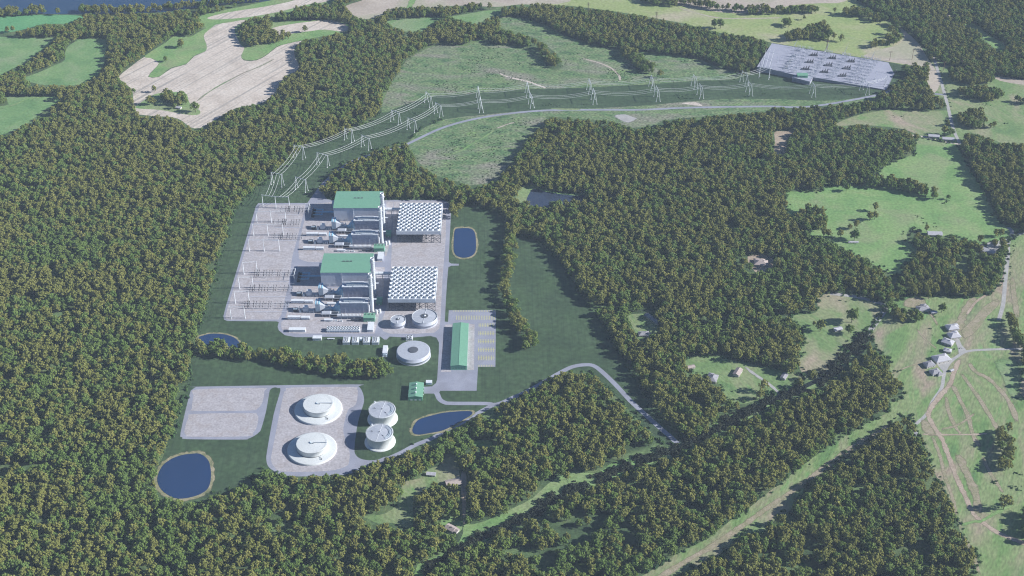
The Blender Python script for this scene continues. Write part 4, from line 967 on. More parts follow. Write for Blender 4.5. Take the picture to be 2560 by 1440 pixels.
# fin-fan cooler
x0, y0 = Z3(763, 1232); x1 = Z3(1218, 1232)[0]; h = H3(1232, 1202); y1 = Z3(770, 1148, h)[1]
t = thing('fin_fan_cooler', 'long grey cooler bank with two rows of fans on its roof', 'cooler', ((x0 + x1) / 2, y0, 0))
MB().box(x0, x1, y0, y1, 0.8, h).build('casing', 'bluegrey', t)
q = MB()
for k in range(14):
    x = x0 + .5 + k * (x1 - x0 - 1) / 13; q.box(x - .25, x + .25, y0 - .3, y0 - .02, 0, h)
q.build('frame', 'white', t)
f0 = None
def add_fans(t, x0, x1, y0, y1, nx, ny, z, hgt=0.9):
    f0 = None
    w, d = (x1 - x0) / nx, (y1 - y0) / ny; r = min(w, d) * .45
    for j in range(ny):
        for i in range(nx):
            cx, cy = x0 + w * (i + .5), y0 + d * (j + .5)
            if f0 is None:
                bx_, by_ = cx, cy
                q = MB().ring(cx, cy, r - .15, r, z, z + hgt, 18)
                f0 = q.build('fan', 'white', t)
                b = MB().lathe(cx, cy, [(r - .16, z + .1), (.02, z + .12)], 18, 0, cap=False)
                for k in range(5):
                    a = k * 2 * math.pi / 5; c_, s_ = math.cos(a), math.sin(a)
                    b.add([(cx - s_ * -.2, cy + c_ * -.2, z + .3), (cx + c_ * (r - .3) + s_ * .3, cy + s_ * (r - .3) - c_ * .3, z + .25), (cx + c_ * (r - .3) - s_ * .3, cy + s_ * (r - .3) + c_ * .3, z + .45)], [(0, 1, 2)], 1)
                b0 = b.build('fan_blade', ['dark', 'darksteel'], f0)
            else:
                c = f0.copy(); COL.objects.link(c); c.location = (cx - bx_, cy - by_, 0)
                c2 = b0.copy(); COL.objects.link(c2); c2.parent = c
MB().box(x0 - .3, x1 + .3, y0 - .3, y1 + .3, h, h + .3).build('deck', 'white', t)
add_fans(t, x0, x1, y0, y1, 12, 2, h + .3, 1.3)
names = ('leftmost of four', 'second from left of four', 'third from left of four', 'rightmost of four')
for k, (xa, xb) in enumerate(((985, 1082), (1110, 1207), (1265, 1360), (1390, 1486))):
    x0, y0 = Z3(xa, 1404); x1 = Z3(xb, 1404)[0]; h = 5.5; y1 = Z3(xa, 1290, h)[1]
    t = thing('air_cooler', names[k] + ' white eight-fan coolers on the grass edge before the pad', 'cooler', ((x0 + x1) / 2, y0, 0), 'four eight-fan coolers in front of the pad')
    MB().box(x0, x1, y0, y1, .4, h).build('casing', 'white', t)
    q = MB().box(x1 + .02, x1 + .12, y0 + 1, y1 - 1, 1, h - 1).box(x0 + 1, x1 - 1, y0 - .12, y0 - .02, 1, h - 1.2)
    q.pieces('coil', 'bluegrey', t)
    MB().box(x0 - .2, x1 + .2, y0 - .2, y1 + .2, 0, .38).build('base', 'concrete', t)
    add_fans(t, x0 + 2.2, x1 - 2.2, y0 + 1, y1 - 1, 2, 4, h, 1.1)
x0, y0 = Z3(1226, 1352); x1 = Z3(1258, 1352)[0]
flat_box('pump_box', 'tiny pale box between the second and third of the eight-fan coolers', 'cabin', x0, x1, y0, y0 + 6, 4, 'bluegrey', 'white', door=False)
x0, y0 = Z4(455, 535); x1 = Z4(533, 535)[0]
t = thing('twin_fan_cooler', 'small pair of fan coolers behind the big grey flat tank', 'cooler', ((x0 + x1) / 2, y0, 0))
xm = (x0 + x1) / 2
MB().box(x0, xm - .6, y0, y0 + 9, .3, 4.5).box(xm + .6, x1, y0, y0 + 9, .3, 4.5).build('casing', 'white', t)
MB().box(x0 - .3, x1 + .3, y0 - .3, y0 + 9.3, 0, .28).build('base', 'concrete', t)
add_fans(t, x0, x1, y0, y0 + 9, 2, 2, 4.5)
# gas skid by the big tank
x0, y0 = Z4(165, 735); x1 = Z4(232, 735)[0]
t = thing('filter_skid', 'white boxy skid on the grass left of the big grey flat tank', 'skid', ((x0 + x1) / 2, y0, 0))
MB().box(x0 + 1, x1 - .6, y0 + 4, y0 + 25, 1.0, 6.2).build('body', 'white', t)
MB().box(x0 + 2, x1 - 1, y0 + .4, y0 + 3.9, .8, 4.0).box(x0 + 3, x1 - 2, y0 + 1.2, y0 + 3, 4.0, 5.2).build('cab', 'bluegrey', t)
MB().box(x0, x1, y0, y0 + 25.6, .02, .75).build('base', 'concrete', t)
q = MB()
for yy in (y0 + 6, y0 + 12, y0 + 18, y0 + 23): q.tube((x0 - 1.4, yy, 2.0), (x0 + .9, yy, 2.0), .5, 8)
for xx in (x0 + 2, x1 - 2): q.tube((xx, y0 - 1.6, 1.8), (xx, y0 + .3, 1.8), .5, 8)
q.pieces('pipe', 'steel', t)

# --- flat water tanks
def flat_tank(name, label, cx, cy, r, h, disc_r, roofmat, shell, rim=True, beams=False, hub='darksteel'):
    t = thing(name, label, 'tank', (cx, cy, 0), 'flat water tanks of the works')
    MB().lathe(cx, cy, [(r, 0.3), (r, h * .42), (r + .12, h * .42), (r + .12, h * .47), (r, h * .47), (r, h - (0 if rim else .8)), (r - (0 if rim else 1.2), h)], 64, cap=False).build('shell', shell, t)
    MB().lathe(cx, cy, [(r + .7, 0), (r + .7, .28)], 64).build('base', 'concrete', t)
    rf = MB().lathe(cx, cy, [(r - (.32 if rim else 1.15), h - (.5 if rim else -.02)), (r * .5, h + .35), (.02, h + 1.0)], 64, cap=False).build('roof', roofmat, t)
    if rim: MB().ring(cx, cy, r - .3, r + .25, h, h + .7, 64).build('rim', 'white', t)
    MB().lathe(cx, cy, [(disc_r, h + .3), (disc_r, h + 1.35), (disc_r - .4, h + 1.4), (.02, h + 1.45)], 36, cap=False).build('roof_hatch', hub, rf)
    if beams:
        q = MB()
        for a in (0.12, math.pi / 2 - .08, math.pi + .12, 1.5 * math.pi - .08):
            c_, s_ = math.cos(a), math.sin(a)
            q.bar((cx + c_ * disc_r, cy + s_ * disc_r, h + .8), (cx + c_ * (r - .4), cy + s_ * (r - .4), h + .2), .42)
        q.build('roof_beam', 'white', rf)
        MB().lathe(cx, cy, [(disc_r * .35, h + 1.45), (disc_r * .35, h + 2.0), (.02, h + 2.3)], 20, cap=False).build('vent_cap', 'white', rf)
    return t
flat_tank('water_storage_tank', 'small flat grey tank with crossed roof beams, left of the two tanks on the pad', -194.8, 1977.5, 12.8, 11, 3.2, 'tankroof', 'tankgrey', True, True)
flat_tank('water_storage_tank', 'middle-sized flat grey tank with crossed roof beams, right of the two tanks on the pad', -149.8, 1986.4, 21.6, 11.3, 6.2, 'tankroof', 'tankgrey', True, True)
flat_tank('water_storage_tank', 'big low grey tank with plain roof and dark centre disc on the grass', -163.6, 1889.5, 28.0, 11.2, 8.2, 'tankroof', 'tankgrey', False, False)

# --- white oil tanks on round plinths
def plinth_tank(label, cx, cy):
    t = thing('fuel_storage_tank', label, 'tank', (cx, cy, 0), 'fuel tanks on wide round plinths')
    MB().lathe(cx, cy, [(37.7, 0), (37.6, 3.0), (36.4, 3.25), (25, 3.6), (23.5, 3.6)], 80, cap=False).build('plinth', 'tankwhite', t)
    tx, ty, r = cx + .2, cy + 1.2, 23.6
    MB().lathe(tx, ty, [(r, 3.5), (r, 12.2), (r + .15, 12.25), (r + .15, 12.5), (r - .2, 12.6)], 72, cap=False).build('shell', 'tankwhite', t)
    rf = MB().lathe(tx, ty, [(r - .15, 12.55), (r * .5, 13.1), (.02, 13.6)], 72, cap=False).build('roof', 'tankwhite', t)
    MB().box(tx + 3, tx + r - .3, ty - .55, ty + .55, 13.7, 14.3).box(tx + 3, tx + r - .3, ty - .75, ty - .6, 14.3, 15.0).build('roof_walkway', 'white', rf)
    q = MB()
    arc = [(tx + 2.6 * math.cos(a), ty + 2.6 * math.sin(a), 14.2) for a in [R(150 + i * 15) for i in range(13)]]
    q.path(arc, .55, 8); q.build('roof_pipe', 'bluegrey', rf)
    MB().lathe(tx + 2.4, ty - 2.6, [(.7, 13.4), (.7, 14.6), (.1, 14.9)], 10).build('vent_cap', 'darksteel', rf)
    q = MB()
    for k in range(15):
        a = R(205 - k * 3.0); z = 3.6 + k * .62
        q.box(tx + (r + .7) * math.cos(a) - .5, tx + (r + .7) * math.cos(a) + .5, ty + (r + .7) * math.sin(a) - .5, ty + (r + .7) * math.sin(a) + .5, z, z + .2)
    q.build('stair', 'steel', t)
    MB().tube((tx - r - 1.2, ty - 4, 3.5), (tx - r - 1.2, ty - 4, 10.5), .35, 8).tube((tx - r - 1.2, ty - 4, 10.5), (tx - r + .2, ty - 3.8, 10.5), .35, 8).build('fill_pipe', 'white', t)
    MB().box(cx + 17, cx + 18.2, cy - 27, cy - 25.8, 3.3, 5.2).tube((cx + 17.6, cy - 26.4, 4.4), (cx + 14.5, cy - 20.5, 4.4), .3, 6).build('valve', 'darksteel', t)
    q = MB()
    for k in range(12):
        a = R(-75 + k * 13); z = 12.6
        q.box(tx + (r - .8) * math.cos(a) - .1, tx + (r - .8) * math.cos(a) + .1, ty + (r - .8) * math.sin(a) - .1, ty + (r - .8) * math.sin(a) + .1, z, z + 1.1)
    q.path([(tx + (r - .8) * math.cos(R(-75 + k * 6.5)), ty + (r - .8) * math.sin(R(-75 + k * 6.5)), 13.7) for k in range(23)], .1, 4)
    q.build('railing', 'steel', t)
plinth_tank('white fuel tank on a wide round plinth, the further of the two', -305.6, 1746.6)
cx2, cy2 = Z5(824, 1031, 3)
plinth_tank('white fuel tank on a wide round plinth, the nearer of the two by the woods', cx2, cy2)

def rail_tank(label, cx, cy):
    t = thing('demineralised_tank', label, 'tank', (cx, cy, 0), 'white railed tanks on flared plinths')
    MB().lathe(cx, cy - .5, [(23.9, 0), (23.8, 1.2), (22.8, 1.5), (20.0, 2.1)], 72, cap=False).build('plinth', 'tankwhite', t)
    r, h = 20.1, 18.6
    MB().lathe(cx, cy, [(r, 1.6), (r, 17.2), (r + .3, 17.3), (r + .3, 17.8), (r, 17.9), (r, h), (r - .4, h), (r - .4, h - .3)], 72, cap=False).build('shell', 'tankwhite', t)
    rf = MB().lathe(cx, cy, [(r - .38, h - .5), (r * .5, h + .3), (.02, h + .9)], 72, cap=False).build('roof', 'tankroof', t)
    q = MB()
    for a in (R(80), R(260), R(172), R(352), R(125), R(215), R(305), R(35)):
        c_, s_ = math.cos(a), math.sin(a); w = .34 if abs(math.degrees(a) - 80) < 1 or abs(math.degrees(a) - 260) < 1 else .1
        q.bar((cx + c_ * .8, cy + s_ * .8, h + .85), (cx + c_ * (r - .5), cy + s_ * (r - .5), h - .1), w)
    q.build('roof_beam', 'white', rf)
    MB().lathe(cx, cy, [(.9, h + .9), (.9, h + 1.9), (.1, h + 2.1)], 12).build('vent_cap', 'darksteel', rf)
    for rr_, nm in ((15.0, 'roof_pipe'), (17.2, 'roof_pipe')):
        q = MB().path([(cx + rr_ * math.cos(R(-55 + k * 5)), cy + rr_ * math.sin(R(-55 + k * 5)), h + .75) for k in range(24)], .33, 6)
        q.build(nm, 'bluegrey', rf)
    q = MB()
    for dx, dy in ((4.0, -6.5), (5.2, -7.2), (-12.5, 4.2), (-13.2, 3.0)): q.bar((cx + dx, cy + dy, h + .8), (cx + dx + 2.4, cy + dy - 2.6, h + .7), .35)
    q.build('hatch', 'darksteel', rf)
    q = MB()
    for k in range(40):
        a = 2 * math.pi * k / 40
        q.tube((cx + (r + .9) * math.cos(a), cy + (r + .9) * math.sin(a), h - .6), (cx + (r + .9) * math.cos(a), cy + (r + .9) * math.sin(a), h + 1.0), .09, 4)
    q.ring(cx, cy, r + .82, r + .98, h + .9, h + 1.05, 48).ring(cx, cy, r + .05, r + 1.0, h - .7, h - .5, 48)
    q.build('railing', 'white', t)
    q = MB()
    for k in range(26):
        a = R(118 + k * 2.6); z = 1.8 + (25 - k) * .64
        q.box(cx + (r + .8) * math.cos(a) - .6, cx + (r + .8) * math.cos(a) + .6, cy + (r + .8) * math.sin(a) - .6, cy + (r + .8) * math.sin(a) + .6, z, z + .2)
    q.build('stair', 'steel', t)
    q = MB().ring(cx - 12.8, cy + 17.6, .9, 1.25, h - 2, h + 1.9, 12)
    q.build('stair_cage', 'white', t)
rail_tank('tall white railed tank, the further of the pair by the small pond', -202.6, 1725.6)
rail_tank('tall white railed tank, the nearer of the pair by the small pond', -202.4, 1670.2)

# --- administration hall, pump house, box
x0, x1, y0, y1, h = -100.4, -74.1, 1850.4, 1969.4, 8.2
xm = (x0 + x1) / 2
t = thing('workshop_building', 'long narrow building with green ridged roof beside the car park', 'building', (xm, y0, 0))
MB().add([(x0, y0, 0), (x1, y0, 0), (x1, y1, 0), (x0, y1, 0), (x0, y0, h), (x1, y0, h), (x1, y1, h), (x0, y1, h), (xm, y0, h + 2.2), (xm, y1, h + 2.2)], [(0, 1, 5, 8, 4), (1, 2, 6, 5), (2, 3, 7, 9, 6), (3, 0, 4, 7), (3, 2, 1, 0)]).build('wall', 'green2', t)
q = MB()
for xa, za, xb, zb_ in ((x0 - .5, h - .05, xm, h + 2.25), (xm, h + 2.25, x1 + .5, h - .05)):
    q.hexa([(xa, y0 - .4, za), (xb, y0 - .4, zb_), (xb, y1 + .4, zb_), (xa, y1 + .4, za)], [(xa, y0 - .4, za + .35), (xb, y0 - .4, zb_ + .35), (xb, y1 + .4, zb_ + .35), (xa, y1 + .4, za + .35)])
rf = q.build('roof', 'green', t)
MB().box(xm - .4, xm + .4, y0 - .4, y1 + .4, h + 2.5, h + 2.75).build('ridge_cap', 'green', rf)
q = MB()
for k in range(5): q.box(x0 + 3 + k * 4.6, x0 + 5.4 + k * 4.6, y0 - .08, y0 - .02, 3.4, 4.6)
q.pieces('window', 'darksteel', t)
MB().box(x0 - .95, x0 - .55, y0 - .4, y1 + .4, h - .3, h).box(x1 + .55, x1 + .95, y0 - .4, y1 + .4, h - .3, h).build('gutter', 'concrete', t)
for k in range(6): MB().box(x1 + .02, x1 + .12, y0 + 12 + k * 18, y0 + 16 + k * 18, 0, 4).pieces('roller_door', 'steel', t)

x0, x1, y0, y1, h = -164.8, -142.4, 1770.7, 1807.5, 6.8
xm = (x0 + x1) / 2
t = thing('fire_pump_house', 'small green gabled house with three white roof vents on the lawn', 'building', (xm, y0, 0))
MB().add([(x0, y0, 0), (x1, y0, 0), (x1, y1, 0), (x0, y1, 0), (x0, y0, h), (x1, y0, h), (x1, y1, h), (x0, y1, h), (xm, y0, h + 2.3), (xm, y1, h + 2.3)], [(0, 1, 5, 8, 4), (1, 2, 6, 5), (2, 3, 7, 9, 6), (3, 0, 4, 7), (3, 2, 1, 0)]).build('wall', 'green2', t)
q = MB()
for xa, za, xb, zb_ in ((x0 - .6, h - .1, xm, h + 2.35), (xm, h + 2.35, x1 + .6, h - .1)):
    q.hexa([(xa, y0 - .4, za), (xb, y0 - .4, zb_), (xb, y1 + .4, zb_), (xa, y1 + .4, za)], [(xa, y0 - .4, za + .35), (xb, y0 - .4, zb_ + .35), (xb, y1 + .4, zb_ + .35), (xa, y1 + .4, za + .35)])
rf = q.build('roof', 'green', t)
for k in range(3):
    y = y0 + 8 + k * 10.5
    MB().lathe(xm, y, [(1.0, h + 2.2), (1.0, h + 4.0), (1.4, h + 4.1), (1.3, h + 4.8), (.1, h + 5.2)], 12).build('roof_vent', 'white', rf)
for k in range(3): MB().box(x0 + 3 + k * 6.6, x0 + 6.4 + k * 6.6, y0 - .1, y0 - .02, 0, 2.8).pieces('door', 'steel' if k != 1 else 'white', t)
for k, (xx, s_) in enumerate(((x0, -1), (x0, -1), (x1, 1), (x1, 1), (x1, 1))):
    y = y0 + 10 + (k % 3) * 9
    MB().box(min(xx + s_ * .02, xx + s_ * 1.2), max(xx + s_ * .02, xx + s_ * 1.2), y - .8, y + .8, 3.4, 4.8).build('wall_vent', 'white', t)
x0, y0 = Z4(697, 1068); x1 = Z4(768, 1068)[0]
flat_box('gatehouse', 'small white box building beside the green gabled house', 'building', x0, x1, y0, Z4(700, 1013, 4)[1], 4.4)

# ============================================================================
# SWITCHYARD
# ============================================================================
def a_frame(q, x, y, h, spread=3.2, along=(0, 1), r=.42):
    ax, ay = along
    for s_ in (-1, 1):
        q.tube((x + ax * spread * s_, y + ay * spread * s_, 0.3), (x + ax * .35 * s_, y + ay * .35 * s_, h), r, 8, 0, r * .7)
def gantry(label, pts, h, group, mats='steel', beam_z=None, along=(0, 1), spread=2.4, z0=None):
    cx = sum(p[0] for p in pts) / len(pts); cy = sum(p[1] for p in pts) / len(pts)
    t = thing('line_gantry', label, 'gantry', (cx, cy, 0), group)
    for x, y in pts:
        q = MB(); a_frame(q, x, y, h, spread, along); q.pieces('leg', mats, t)
    q = MB()
    for a, b in zip(pts, pts[1:]):
        for dz in (0, -1.3): q.bar((a[0], a[1], h - .3 + dz), (b[0], b[1], h - .3 + dz), .32)
        n = 8
        for k in range(n):
            u0, u1 = k / n, (k + 1) / n
            p0 = (a[0] + (b[0] - a[0]) * u0, a[1] + (b[1] - a[1]) * u0, h - .3 - (1.3 if k % 2 else 0)); p1 = (a[0] + (b[0] - a[0]) * u1, a[1] + (b[1] - a[1]) * u1, h - .3 - (0 if k % 2 else 1.3))
            q.bar(p0, p1, .18)
    q.build('crossbeam', mats, t)
    q = MB()
    for x, y in pts:
        for s_ in (-1, 1): q.box(x + along[0] * spread * s_ - .8, x + along[0] * spread * s_ + .8, y + along[1] * spread * s_ - .8, y + along[1] * spread * s_ + .8, 0, .5)
    q.pieces('footing', 'concrete', t)
    return t
ords = ('first', 'second', 'third', 'fourth')
GH = 25.5
gantry('white triple A-frame gantry at the head of the switchyard nearest the power line', [Z1(424, 270), Z1(541, 287), Z1(663, 290)], 26.0, 'switchyard gantries', 'white')
rows = [([(370, 420), (500, 418), (630, 412)], 'first triple-post gantry row from the back of the switchyard'),
        ([(340, 537), (470, 537), (606, 530)], 'second triple-post gantry row from the back of the switchyard'),
        ([(302, 676), (434, 676), (573, 676)], 'third triple-post gantry row from the back of the switchyard'),
        ([(252, 882), (372, 872)], 'first twin-post gantry row at the front half of the switchyard'),
        ([(213, 1016), (336, 1008)], 'second twin-post gantry row at the front half of the switchyard'),
        ([(176, 1148), (300, 1138)], 'third twin-post gantry row at the front half of the switchyard'),
        ([(138, 1283), (263, 1281)], 'twin-post gantry row at the front edge of the switchyard')]
for pts, lab in rows: gantry('slim ' + lab, [Z1(*p) for p in pts], GH, 'switchyard gantries', 'white', spread=1.5)

def post(x, y, h, lean=0.0, fat=1.0):
    q = MB()
    q.tube((x, y, 0), (x, y, h * .45), .3 * fat, 6, 0)
    q.lathe(x, y, [(.45 * fat, h * .45), (.55 * fat, h * .5), (.36 * fat, h * .62), (.55 * fat, h * .68), (.36 * fat, h * .8), (.5 * fat, h * .86), (.25 * fat, h)], 8, 1)
    return q
bays = [('back', 285, 18, [590, 632, 655, 668, 710, 733, 757, 785, 812, 838]), ('second', 403, 18, [524, 565, 603, 618, 634, 680, 703, 727, 753]), ('third', 526, 18, [529, 570, 588, 603, 646, 668, 692, 724, 778]),
        ('fourth', 858, 20, [352, 376, 392, 435, 460, 486, 512, 560, 581, 655, 700]), ('fifth', 992, 20, [312, 336, 352, 394, 418, 444, 472, 522, 545, 618, 655, 690]), ('sixth', 1138, 21, [264, 290, 304, 344, 366, 400, 428, 478, 500, 588, 626, 650])]
proto = None
for bi, (bn, yy, dyy, xs) in enumerate(bays):
    lab = 'dark-topped insulator post standing in the %s bay of the switchyard' % bn
    for xi, xx in enumerate(xs):
        for k in range(3):
            heavy = xi in (1, 2, 3) if bi > 2 else xi in (2, 3, 4)
            x, y = Z1(xx - k * 3.0, yy + k * dyy + 14)
            if proto is None:
                proto = {}
                for hv in (False, True):
                    o = post(0, 0, 6.6 if not hv else 7.2, fat=1.0 if not hv else 1.5).build('insulator_post', ['steel', 'insulator'], loc=(0, 0, 0))
                    proto[hv] = o
                    o['_used'] = 0
            o = proto[heavy]
            if o['_used']: o = o.copy(); COL.objects.link(o)
            else: o['_used'] = 1
            o.location = (x, y, 0)
            tag(o, lab, 'insulator', 'insulator posts of the %s switchyard bay' % bn)
for o in proto.values():
    pass
for o in bpy.data.objects:
    if '_used' in o: del o['_used']
# tubular busbars on their posts
for bi, (bn, yy, dyy, xs) in enumerate(bays):
    for k in range(3):
        xa, ya = Z1(xs[0] - 12 - k * 3, yy + k * dyy + 14, 0); xb, yb = Z1(xs[-1] + 20 - k * 3, yy + k * dyy + 14, 0)
        y = (ya + yb) / 2
        t = thing('busbar', ('rear', 'middle', 'front')[k] + ' tubular busbar on posts in the %s bay of the switchyard' % bn, 'busbar', ((xa + xb) / 2, y + 1.0, 0), 'busbars of the switchyard')
        MB().tube((xa, y + 1.0, 7.9), (xb, y + 1.0, 7.9), .16, 5).build('conductor', 'wire', t)
        q = MB()
        for j in range(5):
            x = xa + (xb - xa) * (j + .5) / 5; q.tube((x, y + 1.0, 0), (x, y + 1.0, 7.7), .18, 5)
        q.pieces('post', 'steel', t)
# low pipe-like bus runs from the transformers to the bays
for bi, (yy, xa, xb, nm) in enumerate(((352, 560, 750, 'behind'), (465, 530, 760, 'in front of'), (585, 500, 730, 'furthest forward of'), (950, 330, 650, 'nearest'), (1090, 300, 640, 'second nearest'), (1225, 270, 640, 'at the very front of'))):
    p, r_ = Z1(xa, yy), Z1(xb, yy)
    t = thing('cable_trough', 'pale straight cable trough on the gravel %s the %s switchyard bays' % (nm, 'rear' if bi < 3 else 'front'), 'cable trough', ((p[0] + r_[0]) / 2, p[1], 0), 'cable troughs of the switchyard')
    MB().box(p[0], r_[0], p[1] - .5, p[1] + .5, .17, .6).build('trough', 'concrete', t)
    MB().box(p[0] + 1, r_[0] - 1, p[1] - .62, p[1] + .62, .6, .72).build('cover', 'tankgrey', t)
# bay end bracket at the right edge
for (xx, yy, nm) in ((835, 345, 'rear'), (705, 940, 'front')):
    x, y = Z1(xx, yy)
    t = thing('terminal_frame', 'low white terminal frame at the %s hall end of the switchyard' % nm, 'frame', (x, y, 0), 'terminal frames of the switchyard')
    q = MB()
    for k in range(3): q.tube((x, y + k * 11, 0), (x, y + k * 11, 11), .35, 6)
    q.pieces('post', 'white', t)
    q = MB().bar((x, y - 1, 11), (x, y + 23, 11), .5)
    for k in range(3): q.bar((x - 9, y + k * 11, 11), (x + .2, y + k * 11, 11), .4)
    q.build('crossbeam', 'white', t)
# ============================================================================
# TRANSMISSION LINE
# ============================================================================
def Z6(x, y): return G(620 + x / 4.0, 160 + y / 4.0)
def Z7(x, y): return G(940 + x / 4.235, y / 4.235)
def Z8(x, y): return G(1400 + x / 4.235, y / 4.235)
def Z9(x, y, h=0.0): return G(1840 + x / 5.333, 80 + y / 5.333, h)
TA = [(Z6(243, 1198), Z6(349, 1222)), (Z6(470, 922), Z6(561, 950)), (Z6(975, 752), Z6(1048, 777)), (Z6(1441, 568), Z6(1516, 602)), (Z6(1784, 384), Z6(1832, 435)),
      (Z7(1081, 1030), Z7(1092, 1088)), (Z7(1598, 980), Z7(1612, 1033)), (Z8(302, 948), Z8(322, 995)), (Z8(959, 912), Z8(981, 963)), (Z8(1406, 905), Z8(1436, 945)), (Z8(1921, 865), Z8(1974, 909)), (Z9(309, 602), Z9(440, 622))]
TB = [(Z6(485, 1246), Z6(587, 1275)), (Z6(700, 1000), Z6(803, 1027)), (Z6(1146, 822), Z6(1219, 855)), (Z6(1604, 649), Z6(1678, 681)), (Z6(1878, 493), Z6(1932, 528)),
      (Z7(1102, 1152), Z7(1115, 1195)), (Z7(1632, 1100), Z7(1653, 1145)), (Z8(348, 1054), Z8(369, 1105)), (Z8(1013, 1024), Z8(1038, 1078)), (Z8(1469, 1000), Z8(1498, 1046)), (Z8(1984, 972), Z8(2018, 1020)), (Z9(1003, 815), Z9(1034, 870)), (Z9(1669, 770), Z9(1749, 838))]
TH = 27.0
def tower_row(T, cname):
    n = len(T)
    for i, (a, b) in enumerate(T):
        c = ((a[0] + b[0]) / 2, (a[1] + b[1]) / 2)
        p = T[max(i - 1, 0)]; q_ = T[min(i + 1, n - 1)]
        d = Vector((q_[0][0] + q_[1][0] - p[0][0] - p[1][0], q_[0][1] + q_[1][1] - p[0][1] - p[1][1])).normalized()
        xd = Vector((b[0] - a[0], b[1] - a[1])).normalized()
        al = Vector((-xd.y, xd.x))
        if al.dot(d) < 0: al = -al
        num = ['first', 'second', 'third', 'fourth', 'fifth', 'sixth', 'seventh', 'eighth', 'ninth', 'tenth', 'eleventh', 'twelfth', 'thirteenth'][i]
        t = thing('power_pylon', 'white twin A-frame pylon, %s from the plant on the %s line' % (num, cname), 'pylon', (c[0], c[1], 0), 'pylons of the power line')
        for x, y in (a, b):
            q = MB(); a_frame(q, x, y, TH, 4.6, (al.x, al.y), .5); q.pieces('leg', 'white', t)
        q = MB()
        e = 1.0
        q.bar((a[0] - xd.x * e, a[1] - xd.y * e, TH - .4), (b[0] + xd.x * e, b[1] + xd.y * e, TH - .4), .75)
        q.build('crossbeam', 'white', t)
        q = MB()
        for x, y in (a, b):
            for s_ in (-1, 1): q.lathe(x + al.x * 4.6 * s_, y + al.y * 4.6 * s_, [(1.25, 0), (1.15, .5), (.4, .8)], 10)
        q.pieces('footing', 'concrete', t)
        q = MB()
        for k in range(3):
            u = .18 + .32 * k
            x, y = a[0] + (b[0] - a[0]) * u, a[1] + (b[1] - a[1]) * u
            q.lathe(x, y, [(.12, TH - 2.6), (.3, TH - 2.3), (.2, TH - 1.6), (.3, TH - 1.2), (.1, TH - .5)], 6)
        q.pieces('insulator', 'tankgrey', t)
tower_row(TA, 'upper'); tower_row(TB, 'lower')
def conductor(T, start, end, k, cname):
    u = .18 + .32 * k
    P_ = [start] + [(a[0] + (b[0] - a[0]) * u, a[1] + (b[1] - a[1]) * u, TH - 2.6) for a, b in T] + [end]
    q = MB()
    pts = []
    for i, (p, r_) in enumerate(zip(P_, P_[1:])):
        p, r_ = Vector(p), Vector(r_)
        Ls = (r_ - p).length; sag = min(9.0, Ls * .052)
        n = 10
        for j in range(n):
            s_ = j / n
            v = p.lerp(r_, s_); v.z -= 4 * sag * s_ * (1 - s_); pts.append(v)
    pts.append(Vector(P_[-1]))
    q.path(pts, .24, 5)
    tag(q.build('conductor', 'wire'), ('left-hand', 'middle', 'right-hand')[k] + ' overhead wire of the three on the %s pylon line, seen from the plant' % cname, 'power line', 'overhead wires of the power line')
g1 = [Z1(424, 270), Z1(541, 287), Z1(663, 290)]

# ============================================================================
# REMOTE SUBSTATION on its tilted platform
# ============================================================================
PL = [(-1.0, 12.8), (1.0, 1.6)]     # platform height falls from west to east: tilted slab on flat ground standing in for a level terrace
FLx, FRx = Z9(280, 465, 12.5)[0], Z9(2000, 775, 1.6)[0]
def ph(x): return 12.8 + (1.6 - 12.8) * (x - FLx) / (FRx - FLx)
def S(x, y):
    h = 7.0
    for _ in range(12):
        p = Z9(x, y, h); h = ph(p[0])
    return (p[0], p[1], h)
top = [S(*p) for p in ((480, 150), (2175, 430), (2002, 772), (1600, 702), (1025, 603), (985, 664), (752, 606), (775, 572), (430, 488), (280, 465))]
q = MB()
n = len(top)
vs = [Vector((p[0], p[1], 0)) for p in top]
tris = [tuple(t_) for t_ in tessellate_polygon([vs])]
fx = []
for t_ in tris:
    a, b, c = (vs[i] for i in t_)
    fx.append(t_ if (b - a).cross(c - a).z > 0 else (t_[0], t_[2], t_[1]))
q.add(top, fx, 0)
q.add([(p[0], p[1], 0) for p in top] + list(top), [(i, (i + 1) % n, n + (i + 1) % n, n + i) for i in range(n)], 1)
sub = q.build('substation_terrace', ['yard', 'retain']); tag(sub, kind='structure')
q = MB()
for i in range(n):
    a, b = top[i], top[(i + 1) % n]
    dv = Vector(b) - Vector(a); m_ = max(1, int(dv.length / 12))
    q.bar((a[0], a[1], a[2] + .25), (b[0], b[1], b[2] + .25), .35)
tag(q.build('terrace_kerb', 'yard'), kind='structure')
# control house
a, b = S(820, 608), S(958, 622)
yb = S(870, 548)[1]
h0 = ph(a[0])
t = thing('control_house', 'small green-roofed control house on the substation terrace', 'building', ((a[0] + b[0]) / 2, a[1], h0))
y1 = a[1] + 14
MB().box(a[0], b[0], a[1], y1, h0 - 1.5, h0 + 5).build('wall', 'green2', t)
xm = (a[0] + b[0]) / 2; ymm = (a[1] + y1) / 2
MB().hexa([(a[0] - .6, a[1] - .6, h0 + 5), (b[0] + .6, a[1] - .6, h0 + 5), (b[0] + .6, y1 + .6, h0 + 5), (a[0] - .6, y1 + .6, h0 + 5)], [(a[0] - .6, ymm - .1, h0 + 7), (b[0] + .6, ymm - .1, h0 + 7), (b[0] + .6, ymm + .1, h0 + 7), (a[0] - .6, ymm + .1, h0 + 7)]).build('roof', 'green', t)
MB().box(a[0] + 3, a[0] + 4.6, a[1] - .1, a[1] - .02, h0, h0 + 2.6).build('door', 'steel', t)
